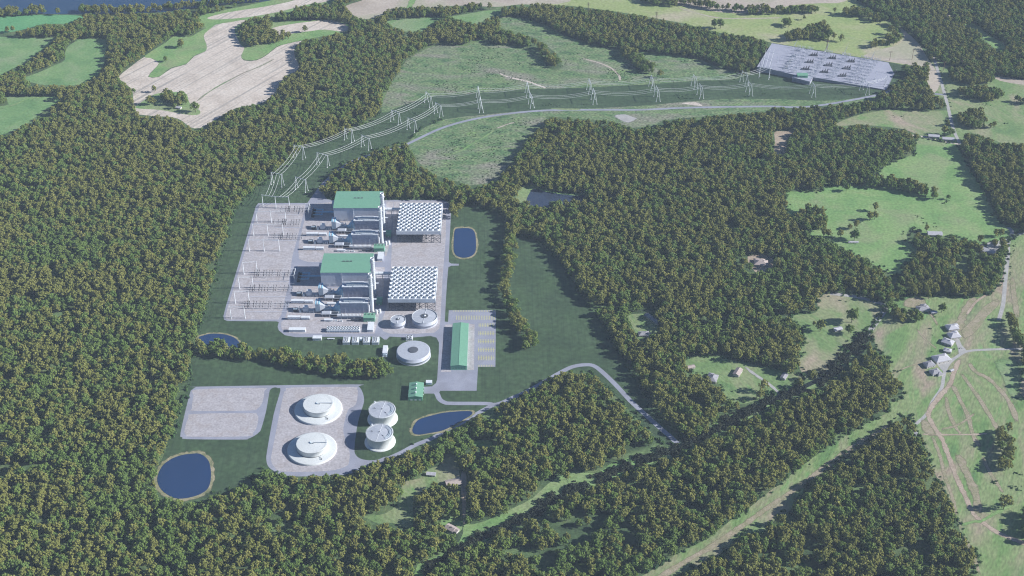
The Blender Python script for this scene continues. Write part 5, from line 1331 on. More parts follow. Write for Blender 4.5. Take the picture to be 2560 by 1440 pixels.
# transformer banks: dark slanted bushings over a low tank
proto = None
bank_xy = [(1040, 315), (985, 408), (930, 500), (1285, 355), (1235, 450), (1180, 540), (1535, 398), (1480, 492), (1420, 590)]
bn = ['back left', 'middle left', 'front left', 'back centre', 'middle centre', 'front centre', 'back right', 'middle right', 'front right']
for i, (x, y) in enumerate(bank_xy):
    p = S(x, y)
    t = thing('live_tank_breaker', 'dark slanting breaker bank, %s of nine on the substation terrace' % bn[i], 'breaker', p, 'breaker banks of the substation')
    if proto is None:
        q = MB().box(p[0] - 10, p[0] + 8, p[1] - 3.5, p[1] + 3.5, p[2] + .8, p[2] + 2.2)
        for dx in (-9, 7): q.box(p[0] + dx - .5, p[0] + dx + .5, p[1] - 3, p[1] + 3, p[2] - .6, p[2] + .8)
        o1 = q.build('tank', 'darksteel', t)
        q = MB()
        for j in range(3):
            for e in range(3):
                bx_ = p[0] - 6 + e * 5.5; by_ = p[1] - 2.4 + j * 2.4
                q.tube((bx_, by_, p[2] + 2.1), (bx_ + 2.6, by_, p[2] + 7.6 + e), .5, 6, 0, .22)
        o2 = q.pieces('bushing', 'insulator', t)
        proto = (o1, *o2)
    else:
        for o in proto:
            c = o.copy(); COL.objects.link(c); c.parent = t
# insulator posts in rows on the terrace
proto = None
rr = random.Random(3)
cols_ = [(700, 640, 150), (760, 790, 150), (850, 0, 0)]
cnt = 0
u_ = Vector((-55, 92))      # image-coordinate step along one bay (front-left)
for ci, cx in enumerate((740, 800, 870, 905, 1100, 1130, 1165, 1340, 1375, 1410, 1590, 1625, 1660, 1700, 1760, 1800)):
    for k in range(9):
        y0_ = 215 + (cx - 740) * .165
        x = cx + 100 - k * 27 + rr.uniform(-4, 4); y = y0_ + k * 38 + rr.uniform(-3, 3)
        if y > 560 + (x - 775) * .165 - 10: continue
        if any(abs(x - bx_) < 60 and abs(y - by_) < 26 for bx_, by_ in bank_xy): continue
        p = S(x, y)
        if proto is None:
            q = MB()
            for dx in (-3, 0, 3): q.tube((dx, 0, -.8), (dx, 0, 4.4), .3, 5, 0); q.lathe(dx, 0, [(.42, 4.4), (.55, 5.2), (.4, 6.2), (.55, 6.8), (.2, 7.8)], 6, 1)
            q.bar((-3.4, 0, 4.3), (3.4, 0, 4.3), .45, 0)
            o = q.build('disconnector', ['steel', 'steel'], loc=(0, 0, 0)); proto = o
        else:
            o = proto.copy(); COL.objects.link(o)
        o.location = p; o.rotation_euler = (0, 0, R(-20))
        s_ = 'left' if cx < 1000 else 'centre' if cx < 1450 else 'right'
        tag(o, 'grey three-post disconnector standing in the %s bays of the substation terrace' % s_, 'disconnector', 'disconnectors of the %s substation bays' % s_)
        cnt += 1
# busbars across the terrace
for k in range(0, 9, 2):
    xa, ya = 560 - 0 * k, 255 + k * 26
    sh = -12 * k
    p, r_ = S(640 + sh + (20 if k < 4 else 0), 250 + k * 30), S(1790 + sh - (0), 440 + k * 30 if k < 5 else 430 + k * 29)
    t = thing('busbar', 'long grey busbar, %s from the back of the substation terrace' % ('first', 'second', 'third', 'fourth', 'fifth')[k // 2], 'busbar', ((p[0] + r_[0]) / 2, (p[1] + r_[1]) / 2, (p[2] + r_[2]) / 2), 'busbars of the substation')
    q = MB()
    for dy in (-1.5, 1.5): q.tube((p[0], p[1] + dy, p[2] + 6.4), (r_[0], r_[1] + dy, r_[2] + 6.4), .15, 5)
    q.pieces('conductor', 'steel', t)
    q = MB()
    for j in range(12):
        v = Vector(p).lerp(Vector(r_), (j + .5) / 12); q.tube((v.x, v.y, v.z - .6), (v.x, v.y, v.z + 6.2), .18, 5)
    q.pieces('post', 'steel', t)
# gantries on the terrace and at its edges
def sgantry(label, pts, h):
    P_ = [S(*p) for p in pts]
    z = min(p[2] for p in P_)
    c = Vector(P_[0]).lerp(Vector(P_[-1]), .5)
    t = thing('line_gantry', label, 'gantry', (c.x, c.y, z), 'gantries of the substation')
    q = MB()
    for p in P_:
        leg = MB().tube((p[0], p[1], p[2] - .8), (p[0], p[1], p[2] + h), .5, 6, 0, .3).box(p[0] - 1.4, p[0] + 1.4, p[1] - 1.4, p[1] + 1.4, p[2] - .7, p[2] + .7)
        leg.build('post', 'steel', t)
    for a, b in zip(P_, P_[1:]): q.bar((a[0], a[1], a[2] + h - .4), (b[0], b[1], b[2] + h - .4), .5)
    q.build('crossbeam', 'steel', t)
sgantry('tall grey gantry at the left end of the substation terrace, rear', [(400, 375), (550, 403)], 22)
sgantry('tall grey gantry at the left front corner of the substation terrace', [(355, 440), (463, 492)], 20)
sgantry('tall grey gantry at the right end of the substation terrace', [(1850, 632), (2010, 665)], 20)
sgantry('tall grey gantry at the right front corner of the substation terrace', [(1975, 728), (1990, 700)], 22)
for i, (x, y) in enumerate(((760, 215), (1185, 262), (1430, 300), (1790, 380), (700, 395), (660, 480))):
    p = S(x, y)
    t = thing('lightning_mast', 'thin grey lightning mast, %s' % ('leftmost on the back edge of the substation terrace', 'second from left on the back edge of the substation terrace', 'third from left on the back edge of the substation terrace', 'rightmost on the back edge of the substation terrace', 'among the rear left bays of the substation terrace', 'among the front left bays of the substation terrace')[i], 'mast', p, 'lightning masts of the substation')
    q = MB()
    for dx, dy in ((-1, -1), (1, -1), (0, 1.2)): q.tube((p[0] + dx, p[1] + dy, p[2] - .5), (p[0] + 8, p[1] + 4, p[2] + 19), .28, 5)
    q.build('lattice', 'steel', t)
    MB().tube((p[0] + 8, p[1] + 4, p[2] + 18.5), (p[0] + 9.5, p[1] + 4.8, p[2] + 25), .18, 5).build('spike', 'steel', t)
    MB().box(p[0] - 2, p[0] + 2, p[1] - 2, p[1] + 2, p[2] - .6, p[2] + .5).build('footing', 'concrete', t)
for i, (x, y) in enumerate(((770, 330), (835, 245), (705, 428), (670, 485), (735, 395))):
    p = S(x, y)
    t = thing('voltage_transformer', 'small pale box transformer, %s from the back in the left bays of the terrace' % ('second', 'first', 'fourth', 'fifth', 'third')[i], 'transformer', p, 'pale transformers of the substation')
    MB().box(p[0] - 4, p[0] + 4, p[1] - 3, p[1] + 3, p[2] - .6, p[2] + 3.4).build('tank', 'tankroof', t)
    q = MB()
    for j in range(3): q.tube((p[0] - 2.4 + 2.4 * j, p[1], p[2] + 3.4), (p[0] - 2.4 + 2.4 * j, p[1], p[2] + 6.4), .4, 6, 0, .2)
    q.pieces('bushing', 'insulator', t)
# wires now that both ends exist
eA = S(395, 300); eB = S(1985, 690)
for k in range(3):
    a, b = g1[0], g1[1]
    u = .25 + .25 * k
    conductor(TA, (a[0] + (b[0] - a[0]) * u, a[1] + (b[1] - a[1]) * u, 24.0), (eA[0] + k * 9, eA[1] - 2 * k, eA[2] + 15), k, 'upper')
    a, b = g1[1], g1[2]
    conductor(TB, (a[0] + (b[0] - a[0]) * u, a[1] + (b[1] - a[1]) * u, 24.0), (eB[0] - 12 + k * 6, eB[1] + 2 * k, eB[2] + 12), k, 'lower')

# wooden poles and lattice masts beyond the substation
def wood_pole(label, x, y, h, arms=2, lattice=False):
    px_ = G(x, y)
    t = thing('power_pole', label, 'pole', (px_[0], px_[1], 0), 'brown poles beyond the substation')
    if lattice:
        q = MB()
        for dx, dy in ((-2, -2), (2, -2), (2, 2), (-2, 2)): q.tube((px_[0] + dx, px_[1] + dy, 0), (px_[0] + dx * .2, px_[1] + dy * .2, h), .3, 4)
        for j in range(6):
            z0, z1 = h * j / 6, h * (j + 1) / 6; w0, w1 = 2 - 1.6 * j / 6, 2 - 1.6 * (j + 1) / 6
            q.bar((px_[0] - w0, px_[1] - w0, z0), (px_[0] + w1, px_[1] - w1, z1), .2); q.bar((px_[0] + w0, px_[1] + w0, z0), (px_[0] - w1, px_[1] + w1, z1), .2)
        q.build('lattice', 'rust', t)
    else:
        MB().tube((px_[0], px_[1], 0), (px_[0], px_[1], h), .6, 7, 0, .4).build('shaft', 'rust', t)
    q = MB()
    for j in range(arms): q.bar((px_[0] - 4, px_[1], h - 1.5 - 2.6 * j), (px_[0] + 4, px_[1], h - 1.5 - 2.6 * j), .45)
    q.build('crossarm', 'rust', t)
wood_pole('brown pole on the tan field right behind the substation, left of two', 2224, 151, 24)
wood_pole('brown pole on the tan field right behind the substation, right of two', 2280, 149, 26)
wood_pole('brown pole beside the pale lane right of the substation', 2358, 177, 24)
wood_pole('brown pole before the wood to the right of the pale lane', 2403, 170, 20)
wood_pole('rusty lattice mast at the back edge of the substation terrace', 2066, 127, 27, 2, True)
wood_pole('faint lattice mast in the pale field behind the wood belt, left', 1471, 27, 22, 3, True)
wood_pole('faint lattice mast in the pale field behind the wood belt, right', 1641, 52, 24, 3, True)

# ============================================================================
# FARM HOUSES
# ============================================================================
def house(label, px, py, L_, W_, h, rot, roof='shingle', style='hip', wing=None, name='farmhouse', cat='house', porch=False):
    x, y = G(px, py)
    t = thing(name, label, cat, (x, y, 0), 'farm buildings among the fields')
    c, s_ = math.cos(R(rot)), math.sin(R(rot))
    def X(u, v, z): return (x + u * c - v * s_, y + u * s_ + v * c, z)
    def block(u0, v0, L, W, h, wn, rn):
        a, b = L / 2, W / 2
        rise = W * .24
        ft = [(-a, -b), (a, -b), (a, b), (-a, b)]
        MB().hexa([X(u0 + p[0], v0 + p[1], 0) for p in ft], [X(u0 + p[0], v0 + p[1], h) for p in ft]).build(wn, 'render_wall', t)
        o = .7; a2, b2 = a + o, b + o
        ins = min(a2, b2) * (.95 if style == 'hip' else 0.0)
        vs = [X(u0 - a2, v0 - b2, h), X(u0 + a2, v0 - b2, h), X(u0 + a2, v0 + b2, h), X(u0 - a2, v0 + b2, h), X(u0 - a2 + ins, v0, h + rise), X(u0 + a2 - ins, v0, h + rise)]
        return MB().add(vs, [(0, 1, 5, 4), (1, 2, 5), (2, 3, 4, 5), (3, 0, 4), (3, 2, 1, 0)]).build(rn, roof, t)
    rf = block(0, 0, L_, W_, h, 'wall', 'roof')
    if wing:
        u0, v0, l, w = wing; block(u0, v0, l, w, h * .88, 'wing_wall', 'wing_roof')
    if cat == 'house':
        MB().hexa([X(L_ * .18 + p[0], p[1], h) for p in ((-.5, -.5), (.5, -.5), (.5, .5), (-.5, .5))], [X(L_ * .18 + p[0], p[1], h + W_ * .24 + 1.2) for p in ((-.5, -.5), (.5, -.5), (.5, .5), (-.5, .5))]).build('chimney', 'tileroof', rf)
    b = W_ / 2
    for k, u in enumerate((-L_ * .3, L_ * .3)):
        MB().hexa([X(u + p[0], p[1], 1) for p in ((-.8, -b - .08), (.8, -b - .08), (.8, -b - .02), (-.8, -b - .02))], [X(u + p[0], p[1], 2.3) for p in ((-.8, -b - .08), (.8, -b - .08), (.8, -b - .02), (-.8, -b - .02))]).build('window', 'dark', t)
    MB().hexa([X(p[0], p[1], 0) for p in ((-.6, -b - .08), (.6, -b - .08), (.6, -b - .02), (-.6, -b - .02))], [X(p[0], p[1], 2.2) for p in ((-.6, -b - .08), (.6, -b - .08), (.6, -b - .02), (-.6, -b - .02))]).build('door', 'rust', t)
    return t
house('large farmhouse with pale hipped roof at the centre of the right-hand farmyard', 2352, 900, 27, 18, 4.5, 18, 'tinroof', 'hip')
house('grey hipped wing house joined to the lower left of the large farmhouse', 2322, 914, 16, 13, 4, 20, 'shingle', 'hip')
house('blue-grey hipped house below the large farmhouse', 2337, 933, 16, 12, 4, 20, 'shingle', 'hip', (4, -6, 8, 8))
house('small pale roofed outbuilding just above the large farmhouse', 2368, 879, 12, 9, 3.6, -20, 'tinroof', 'hip')
house('pale hipped house, topmost of the three in a row above the farmyard', 2379, 822, 19, 15, 4.2, 12, 'tinroof', 'hip', (9, 4, 8, 8))
house('pale hipped house, middle of the three in a row above the farmyard', 2384, 842, 19, 15, 4.2, 14, 'tinroof', 'hip', (6, 7, 9, 8))
house('light grey gabled house, lowest of the three in a row above the farmyard', 2369, 858, 18, 14, 4.2, -35, 'tinroof', 'hip')
house('small white shed on the track right of the farmyard', 2379, 928, 6, 4, 2.6, 30, 'tinroof', 'gable', None, 'shed', 'shed')
house('blue-grey house with a wing near the tree clump by the dirt patch', 2307, 775, 22, 13, 4.2, 12, 'shingle', 'hip', (5, 7, 10, 10))
house('tiny pale outbuilding below the blue-grey house with a wing', 2334, 783, 10, 6, 2.8, 5, 'tinroof', 'gable', None, 'shed', 'shed')
house('small white shed between two round trees in the pasture', 2094, 825, 14, 8, 3.2, 20, 'tinroof', 'gable', None, 'shed', 'shed')
house('small grey shed with steep roof on the worn lawn below the wood edge', 1960, 944, 14, 8, 3.6, 60, 'shingle', 'gable', None, 'shed', 'shed')
house('house half hidden behind a tree by the wood edge', 1970, 917, 18, 11, 4, -15, 'tinroof', 'hip')
house('dark grey house, upper left in the square clearing', 1624, 795, 16, 9, 3.8, -48, 'shingle', 'gable')
house('dark grey house, lower right in the square clearing', 1640, 806, 16, 9, 3.8, -52, 'shingle', 'gable')
house('grey house with pale terrace at the bottom of the square clearing', 1609, 838, 18, 11, 4, 5, 'shingle', 'hip', (8, -3, 8, 8))
house('small pale brown shed at the left corner of the worn lawn', 1727, 920, 12, 7, 3.2, 18, 'tileroof', 'gable', None, 'shed', 'shed')
house('grey hipped house at the lower left of the worn lawn', 1782, 949, 19, 14, 4.2, 70, 'shingle', 'hip', (7, 5, 9, 8))
house('long brown-grey barn standing alone on the worn lawn', 1844, 934, 18, 10, 4.2, 62, 'tileroof', 'gable', None, 'barn', 'barn')
house('grey roofed barn among trees at the edge of the big pasture', 2336, 588, 26, 13, 4.5, -4, 'tinroof', 'gable', None, 'barn', 'barn')
house('pale roofed house in trees beside the lane fork', 2470, 631, 24, 13, 4.2, -28, 'tinroof', 'gable')
house('pinkish roofed house in a hole in the wood', 1902, 661, 24, 17, 4.2, -8, 'tileroof', 'hip', (-3, 9, 20, 8))
house('low white trough shed in the pasture beside a tree', 2133, 607, 18, 4, 2.4, 0, 'tinroof', 'gable', None, 'shed', 'shed')
house('pale long shed beside the lane, left of two', 2334, 343, 22, 10, 4, -8, 'tinroof', 'gable', None, 'shed', 'shed')
house('pale long shed beside the lane, right of two', 2370, 350, 24, 10, 4, -8, 'tinroof', 'gable', None, 'shed', 'shed')
house('white mobile home in the clearing south of the plant', 1078, 1188, 13, 6, 3.2, -8, 'tinroof', 'gable', None, 'mobile_home', 'mobile home')
house('brown-grey roofed house behind trees below the white mobile home', 1133, 1210, 22, 13, 4, 18, 'tileroof', 'gable')
house('white-trimmed brown house by the creek at the bottom', 1127, 1324, 14, 10, 4, -35, 'tileroof', 'gable', (8, 1, 8, 7))
house('pale small hut among the trees on the stubble field', 447, 271, 12, 7, 3, -20, 'tinroof', 'gable', None, 'hut', 'hut')
house('pale half-hidden shed at the wood edge beside the dirt patch', 2284, 1084, 10, 6, 3, -35, 'tinroof', 'gable', None, 'shed', 'shed')
house('pale shed half hidden by the trees above the lane bend', 2176, 730, 12, 8, 3.4, 10, 'tinroof', 'gable', None, 'shed', 'shed')
# ============================================================================
# TREES
# ============================================================================
WOOD += [
    [(1550, 128), (1574, 118), (1590, 142), (1634, 178), (1630, 189), (1600, 180), (1560, 147)],
    [(1640, 193), (1655, 190), (1663, 194), (1650, 197)],
    [(1978, 558), (2010, 530), (2045, 523), (2062, 555), (2060, 578), (2030, 585), (2010, 582), (1987, 566)],
    [(2165, 457), (2200, 452), (2260, 462), (2300, 472), (2340, 495), (2335, 503), (2290, 487), (2230, 475), (2165, 470)],
    [(1962, 97), (1980, 87), (2020, 77), (2060, 67), (2070, 82), (2085, 100), (2070, 106), (2040, 99), (1990, 104), (1965, 106)],
    [(1957, 62), (1975, 57), (1978, 68), (1962, 70)],
    [(1868, 30), (1960, 27), (2046, 26), (2046, 34), (1960, 36), (1868, 38)], [(2082, 30), (2090, 30), (2090, 37), (2082, 37)],
    [(2107, 34), (2135, 33), (2150, 31), (2175, 38), (2178, 46), (2140, 45), (2107, 40)], [(2170, 49), (2215, 49), (2215, 58), (2180, 58)],
    [(2222, 75), (2240, 85), (2255, 103), (2245, 112), (2210, 116), (2180, 124), (2178, 119), (2205, 106), (2235, 99), (2225, 85)],
    [(1690, 10), (1760, 23), (1830, 30), (1925, 35), (1925, 28), (1830, 25), (1760, 17), (1700, 3)], [(1605, 0), (1690, 8), (1690, 17), (1650, 16), (1605, 9)],
    [(955, 50), (1000, 42), (1045, 40), (1108, 42), (1110, 33), (1050, 31), (1000, 32), (960, 40)], [(1135, 34), (1165, 33), (1205, 25), (1210, 19), (1165, 23), (1137, 27)],
    [(595, 88), (620, 63), (660, 48), (680, 62), (672, 82), (690, 94), (725, 93), (728, 99), (700, 109), (665, 113), (625, 119), (610, 109), (600, 97)],
    [(683, 47), (720, 42), (760, 27), (800, 22), (830, 26), (860, 40), (878, 64), (860, 58), (820, 50), (760, 52), (700, 52)],
    [(405, 247), (430, 237), (462, 250), (466, 263), (440, 270), (412, 257)], [(438, 117), (460, 113), (466, 120), (450, 122)], [(408, 154), (425, 150), (432, 142), (418, 158)],
    [(2370, 182), (2400, 180), (2480, 190), (2486, 205), (2450, 215), (2395, 212), (2372, 200)], [(2392, 232), (2430, 227), (2500, 234), (2506, 250), (2470, 256), (2400, 246)],
    [(2392, 292), (2440, 287), (2460, 300), (2465, 320), (2430, 327), (2395, 312)], [(2540, 255), (2560, 250), (2600, 260), (2545, 263)],
    [(2215, 778), (2235, 768), (2250, 787), (2290, 791), (2305, 799), (2298, 811), (2260, 809), (2235, 802)],
    [(2512, 797), (2533, 802), (2545, 832), (2562, 852), (2584, 900), (2590, 1000), (2562, 960), (2547, 872), (2522, 832)],
    [(2482, 1082), (2524, 1080), (2526, 1150), (2522, 1178), (2500, 1178), (2492, 1122)], [(2562, 1288), (2600, 1290), (2600, 1362), (2555, 1357)],
    [(2455, 1130), (2475, 1135), (2480, 1150), (2465, 1150)],
    [(1268, 560), (1292, 605), (1285, 670), (1268, 720), (1292, 780), (1313, 820), (1345, 850), (1345, 872), (1310, 878), (1300, 850), (1283, 815), (1260, 775), (1252, 720), (1257, 670), (1266, 605)],
    [(497, 868), (540, 862), (570, 869), (640, 882), (720, 890), (800, 905), (860, 905), (900, 910), (970, 922), (980, 940), (930, 954), (880, 949), (800, 933), (740, 928), (680, 914), (600, 902), (540, 895), (500, 893)],
    [(-40, 32), (45, 30), (52, 40), (20, 44), (-40, 46)], [(63, 32), (118, 30), (120, 37), (63, 39)], [(205, 28), (330, 28), (420, 22), (520, 12), (600, 4), (700, -8), (700, -2), (600, 12), (500, 22), (330, 37), (205, 38)],
    [(1130, 510), (1160, 506), (1160, 520), (1142, 545), (1131, 550)],
    [(2254, 180), (2290, 178), (2322, 170), (2318, 205), (2305, 222), (2272, 215), (2268, 200)],
]
CLEAR.append([(1888, 190), (1925, 112), (1945, 108), (2262, 160), (2250, 190), (2222, 228), (2000, 212), (1892, 180)])
rs = np.random.RandomState(7)

def tree_kind(seed, H, CR, narrow=1.0, nclump=13, nleaf=30, leaf=0.88):
    """trunk mesh builder and crown mesh builder of one tree kind: leaf-sized faces on clumps spread through the crown's volume"""
    r = random.Random(seed)
    tr = MB()
    bend = Vector((r.uniform(-.6, .6), r.uniform(-.6, .6), 0))
    base = H * .30
    tr.path([(0, 0, -.3), (bend.x * .2, bend.y * .2, base * .5), (bend.x * .5, bend.y * .5, base), (bend.x, bend.y, H * .62)], .42, 6)
    for i in range(len(tr.v)): pass
    clumps = []
    for i in range(nclump):
        f = (i + .5) / nclump
        z = H * (.34 + .58 * f)
        env = math.sin(math.pi * min(1, max(0.12, (f * .80 + .17)))) ** .7
        a = i * 2.399 + r.uniform(-.5, .5)
        rad = CR * env * (r.uniform(.45, .82) if f < .85 else r.uniform(0, .3))
        c = Vector((math.cos(a) * rad * narrow, math.sin(a) * rad * narrow, z))
        clumps.append((c, CR * r.uniform(.34, .5) * (1.0 if f < .8 else .85)))
    clumps.append((Vector((0, 0, H * .6)), CR * .55))
    for c, cr in clumps[2:nclump:3]:
        tr.tube((bend.x * .5, bend.y * .5, base * r.uniform(.8, 1.2)), tuple(c * .8 + Vector((0, 0, c.z * .1))), .2, 4, 0, .07)
    cw = MB()
    subs = []
    for c, cr in clumps:
        for k in range(4):
            zz = r.uniform(-.35, 1); ph_ = r.uniform(0, 2 * math.pi); s_ = math.sqrt(1 - zz * zz)
            subs.append((c + Vector((s_ * math.cos(ph_), s_ * math.sin(ph_), zz)) * cr * r.uniform(.55, .95), cr * r.uniform(.36, .56)))
    for c, cr in subs:
        for k in range(nleaf):
            zz = r.uniform(-.6, 1); ph_ = r.uniform(0, 2 * math.pi); s_ = math.sqrt(1 - zz * zz)
            n = Vector((s_ * math.cos(ph_), s_ * math.sin(ph_), zz))
            p = c + n * cr * r.uniform(.72, 1.08)
            n2 = (n + Vector((r.uniform(-.42, .42), r.uniform(-.42, .42), r.uniform(-.35, .45)))).normalized()
            u = n2.cross(Vector((r.uniform(-1, 1), r.uniform(-1, 1), r.uniform(-1, 1)))).normalized(); w = n2.cross(u)
            a_, b_ = leaf * r.uniform(.5, .95), leaf * r.uniform(.35, .7)
            q0 = [p - u * a_, p - w * b_ * .9 + n2 * .12, p + u * a_, p + w * b_]
            cw.add([tuple(v) for v in q0], [(0, 1, 2, 3)])
    return tr, cw

def mesh_of(mbs, name, mats):
    big = MB()
    for i, m_ in enumerate(mbs):
        n0 = len(big.v); big.v += m_.v; big.f += [[n0 + j for j in f] for f in m_.f]; big.m += [i] * len(m_.f); big.sm += m_.sm
    me = bpy.data.meshes.new(name)
    me.from_pydata(big.v, [], big.f)
    for mt in mats: me.materials.append(M[mt])
    me.polygons.foreach_set('material_index', big.m); me.update()
    return me
# (height, crown radius, narrowness)
KINDS = [(17.5, 7.0, 1.0, 'olive'), (19.5, 7.6, 1.0, 'olive'), (16.5, 6.0, .9, 'olive'), (20.5, 6.8, .85, 'olive'),
         (15.5, 7.2, 1.0, 'leaf'), (17.0, 7.8, 1.0, 'leaf'), (14.5, 6.2, 1.0, 'leaf'), (16.0, 7.0, .95, 'leaf')]
kinds_col = bpy.data.collections.new('woodland_kinds')
TR, CW = [], []
for i, (H_, CRr, nr, mt) in enumerate(KINDS):
    tr, cw = tree_kind(40 + i, H_, CRr, nr, nclump=14 if mt == 'olive' else 16)
    TR.append(mesh_of([tr], 'trunk', ['bark'])); CW.append(mesh_of([cw], 'crown', [mt]))
    o = bpy.data.objects.new('kind_%d' % i, mesh_of([tr, cw], 'kind_tree', ['bark', mt]))
    kinds_col.objects.link(o)

def inside(px, py, poly):
    x = np.array([p[0] for p in poly], float); y = np.array([p[1] for p in poly], float)
    res = np.zeros(px.shape, bool); j = len(x) - 1
    bb = (px > x.min()) & (px < x.max()) & (py > y.min()) & (py < y.max())
    if not bb.any(): return res
    qx, qy = px[bb], py[bb]; rr_ = np.zeros(qx.shape, bool)
    for i in range(len(x)):
        cond = ((y[i] > qy) != (y[j] > qy))
        with np.errstate(divide='ignore', invalid='ignore'):
            xi = (x[j] - x[i]) * (qy - y[i]) / (y[j] - y[i]) + x[i]
        rr_ ^= cond & (qx < xi); j = i
    res[bb] = rr_
    return res
def proj(x, y, z):
    d = y * CT - (z - CAM_H) * ST; up = y * ST + (z - CAM_H) * CT
    return 1280 + FPX * x / d, 720 - FPX * up / d
def vnoise(x, y, cell, seed):
    g_ = np.random.RandomState(seed).rand(256, 256)
    fx_, fy_ = x / cell, y / cell; ix, iy = np.floor(fx_).astype(int), np.floor(fy_).astype(int); tx, ty = fx_ - ix, fy_ - iy
    tx = tx * tx * (3 - 2 * tx); ty = ty * ty * (3 - 2 * ty)
    G_ = lambda a, b: g_[a % 256, b % 256]
    return (G_(ix, iy) * (1 - tx) + G_(ix + 1, iy) * tx) * (1 - ty) + (G_(ix, iy + 1) * (1 - tx) + G_(ix + 1, iy + 1) * tx) * ty

def scatter(spacing, ymin, ymax):
    ys = np.arange(ymin, ymax, spacing)
    X_, Y_ = [], []
    for k, yy in enumerate(ys):
        half = (yy * .447 + 260)
        xs = np.arange(-half, half, spacing) + (spacing / 2 if k % 2 else 0)
        X_.append(xs); Y_.append(np.full(xs.shape, yy))
    x = np.concatenate(X_); y = np.concatenate(Y_)
    x = x + rs.uniform(-.42, .42, x.shape) * spacing; y = y + rs.uniform(-.42, .42, y.shape) * spacing
    return x, y
SP = 9.7
x, y = scatter(SP, 1290, 3760)
n0 = len(x)
green_field_ = vnoise(x, y, 95, 5) * .6 + vnoise(x, y, 33, 6) * .4
is_green = green_field_ + rs.uniform(-.34, .34, n0) > .53
kind = np.where(is_green, 4 + rs.randint(0, 4, n0), rs.randint(0, 4, n0))
scl = .62 + .62 * rs.beta(2.2, 1.8, n0)
Hs = np.array([k[0] for k in KINDS])[kind] * scl
Cs = np.array([k[1] for k in KINDS])[kind] * scl
ok = np.ones(n0, bool); wood = np.zeros(n0, bool)
bx_, by_ = proj(x, y, 0 * x)
for W_ in WOOD: wood |= inside(bx_, by_, W_)
tests = [(0, 0, .0), (0, 0, .5), (0, 0, .86), (-.55, 0, .55), (.55, 0, .55)]
for dx, dy, fz in tests:
    px_, py_ = proj(x + dx * Cs, y + dy * Cs, Hs * fz)
    for C_ in CLEAR: ok &= ~inside(px_, py_, C_)
for dz_ in (0, .7):
    px_, py_ = proj(x, y, Hs * dz_)
    for C_ in CLEAR_BASE: ok &= ~(inside(px_, py_, C_) & (rs.rand(n0) < .97))
# thinner stands: gaps in the low wood between creek and track, and everywhere a few
gap = vnoise(x, y, 23, 9) * .62 + vnoise(x, y, 11, 10) * .38
dens = np.where((bx_ > 1200) & (by_ > 1120), .69, np.where(by_ > 1000, .70, .73))
dens = np.where((bx_ > 1240) & (bx_ < 1600) & (by_ > 1290) & (by_ < 1400), .5, dens)
ok &= gap < dens
ok |= wood
ok &= (bx_ > -420) & (bx_ < 2980)
x, y, kind, scl, Hs, bx_, by_ = (a[ok] for a in (x, y, kind, scl, Hs, bx_, by_))
rot = rs.uniform(0, 6.283, len(x))

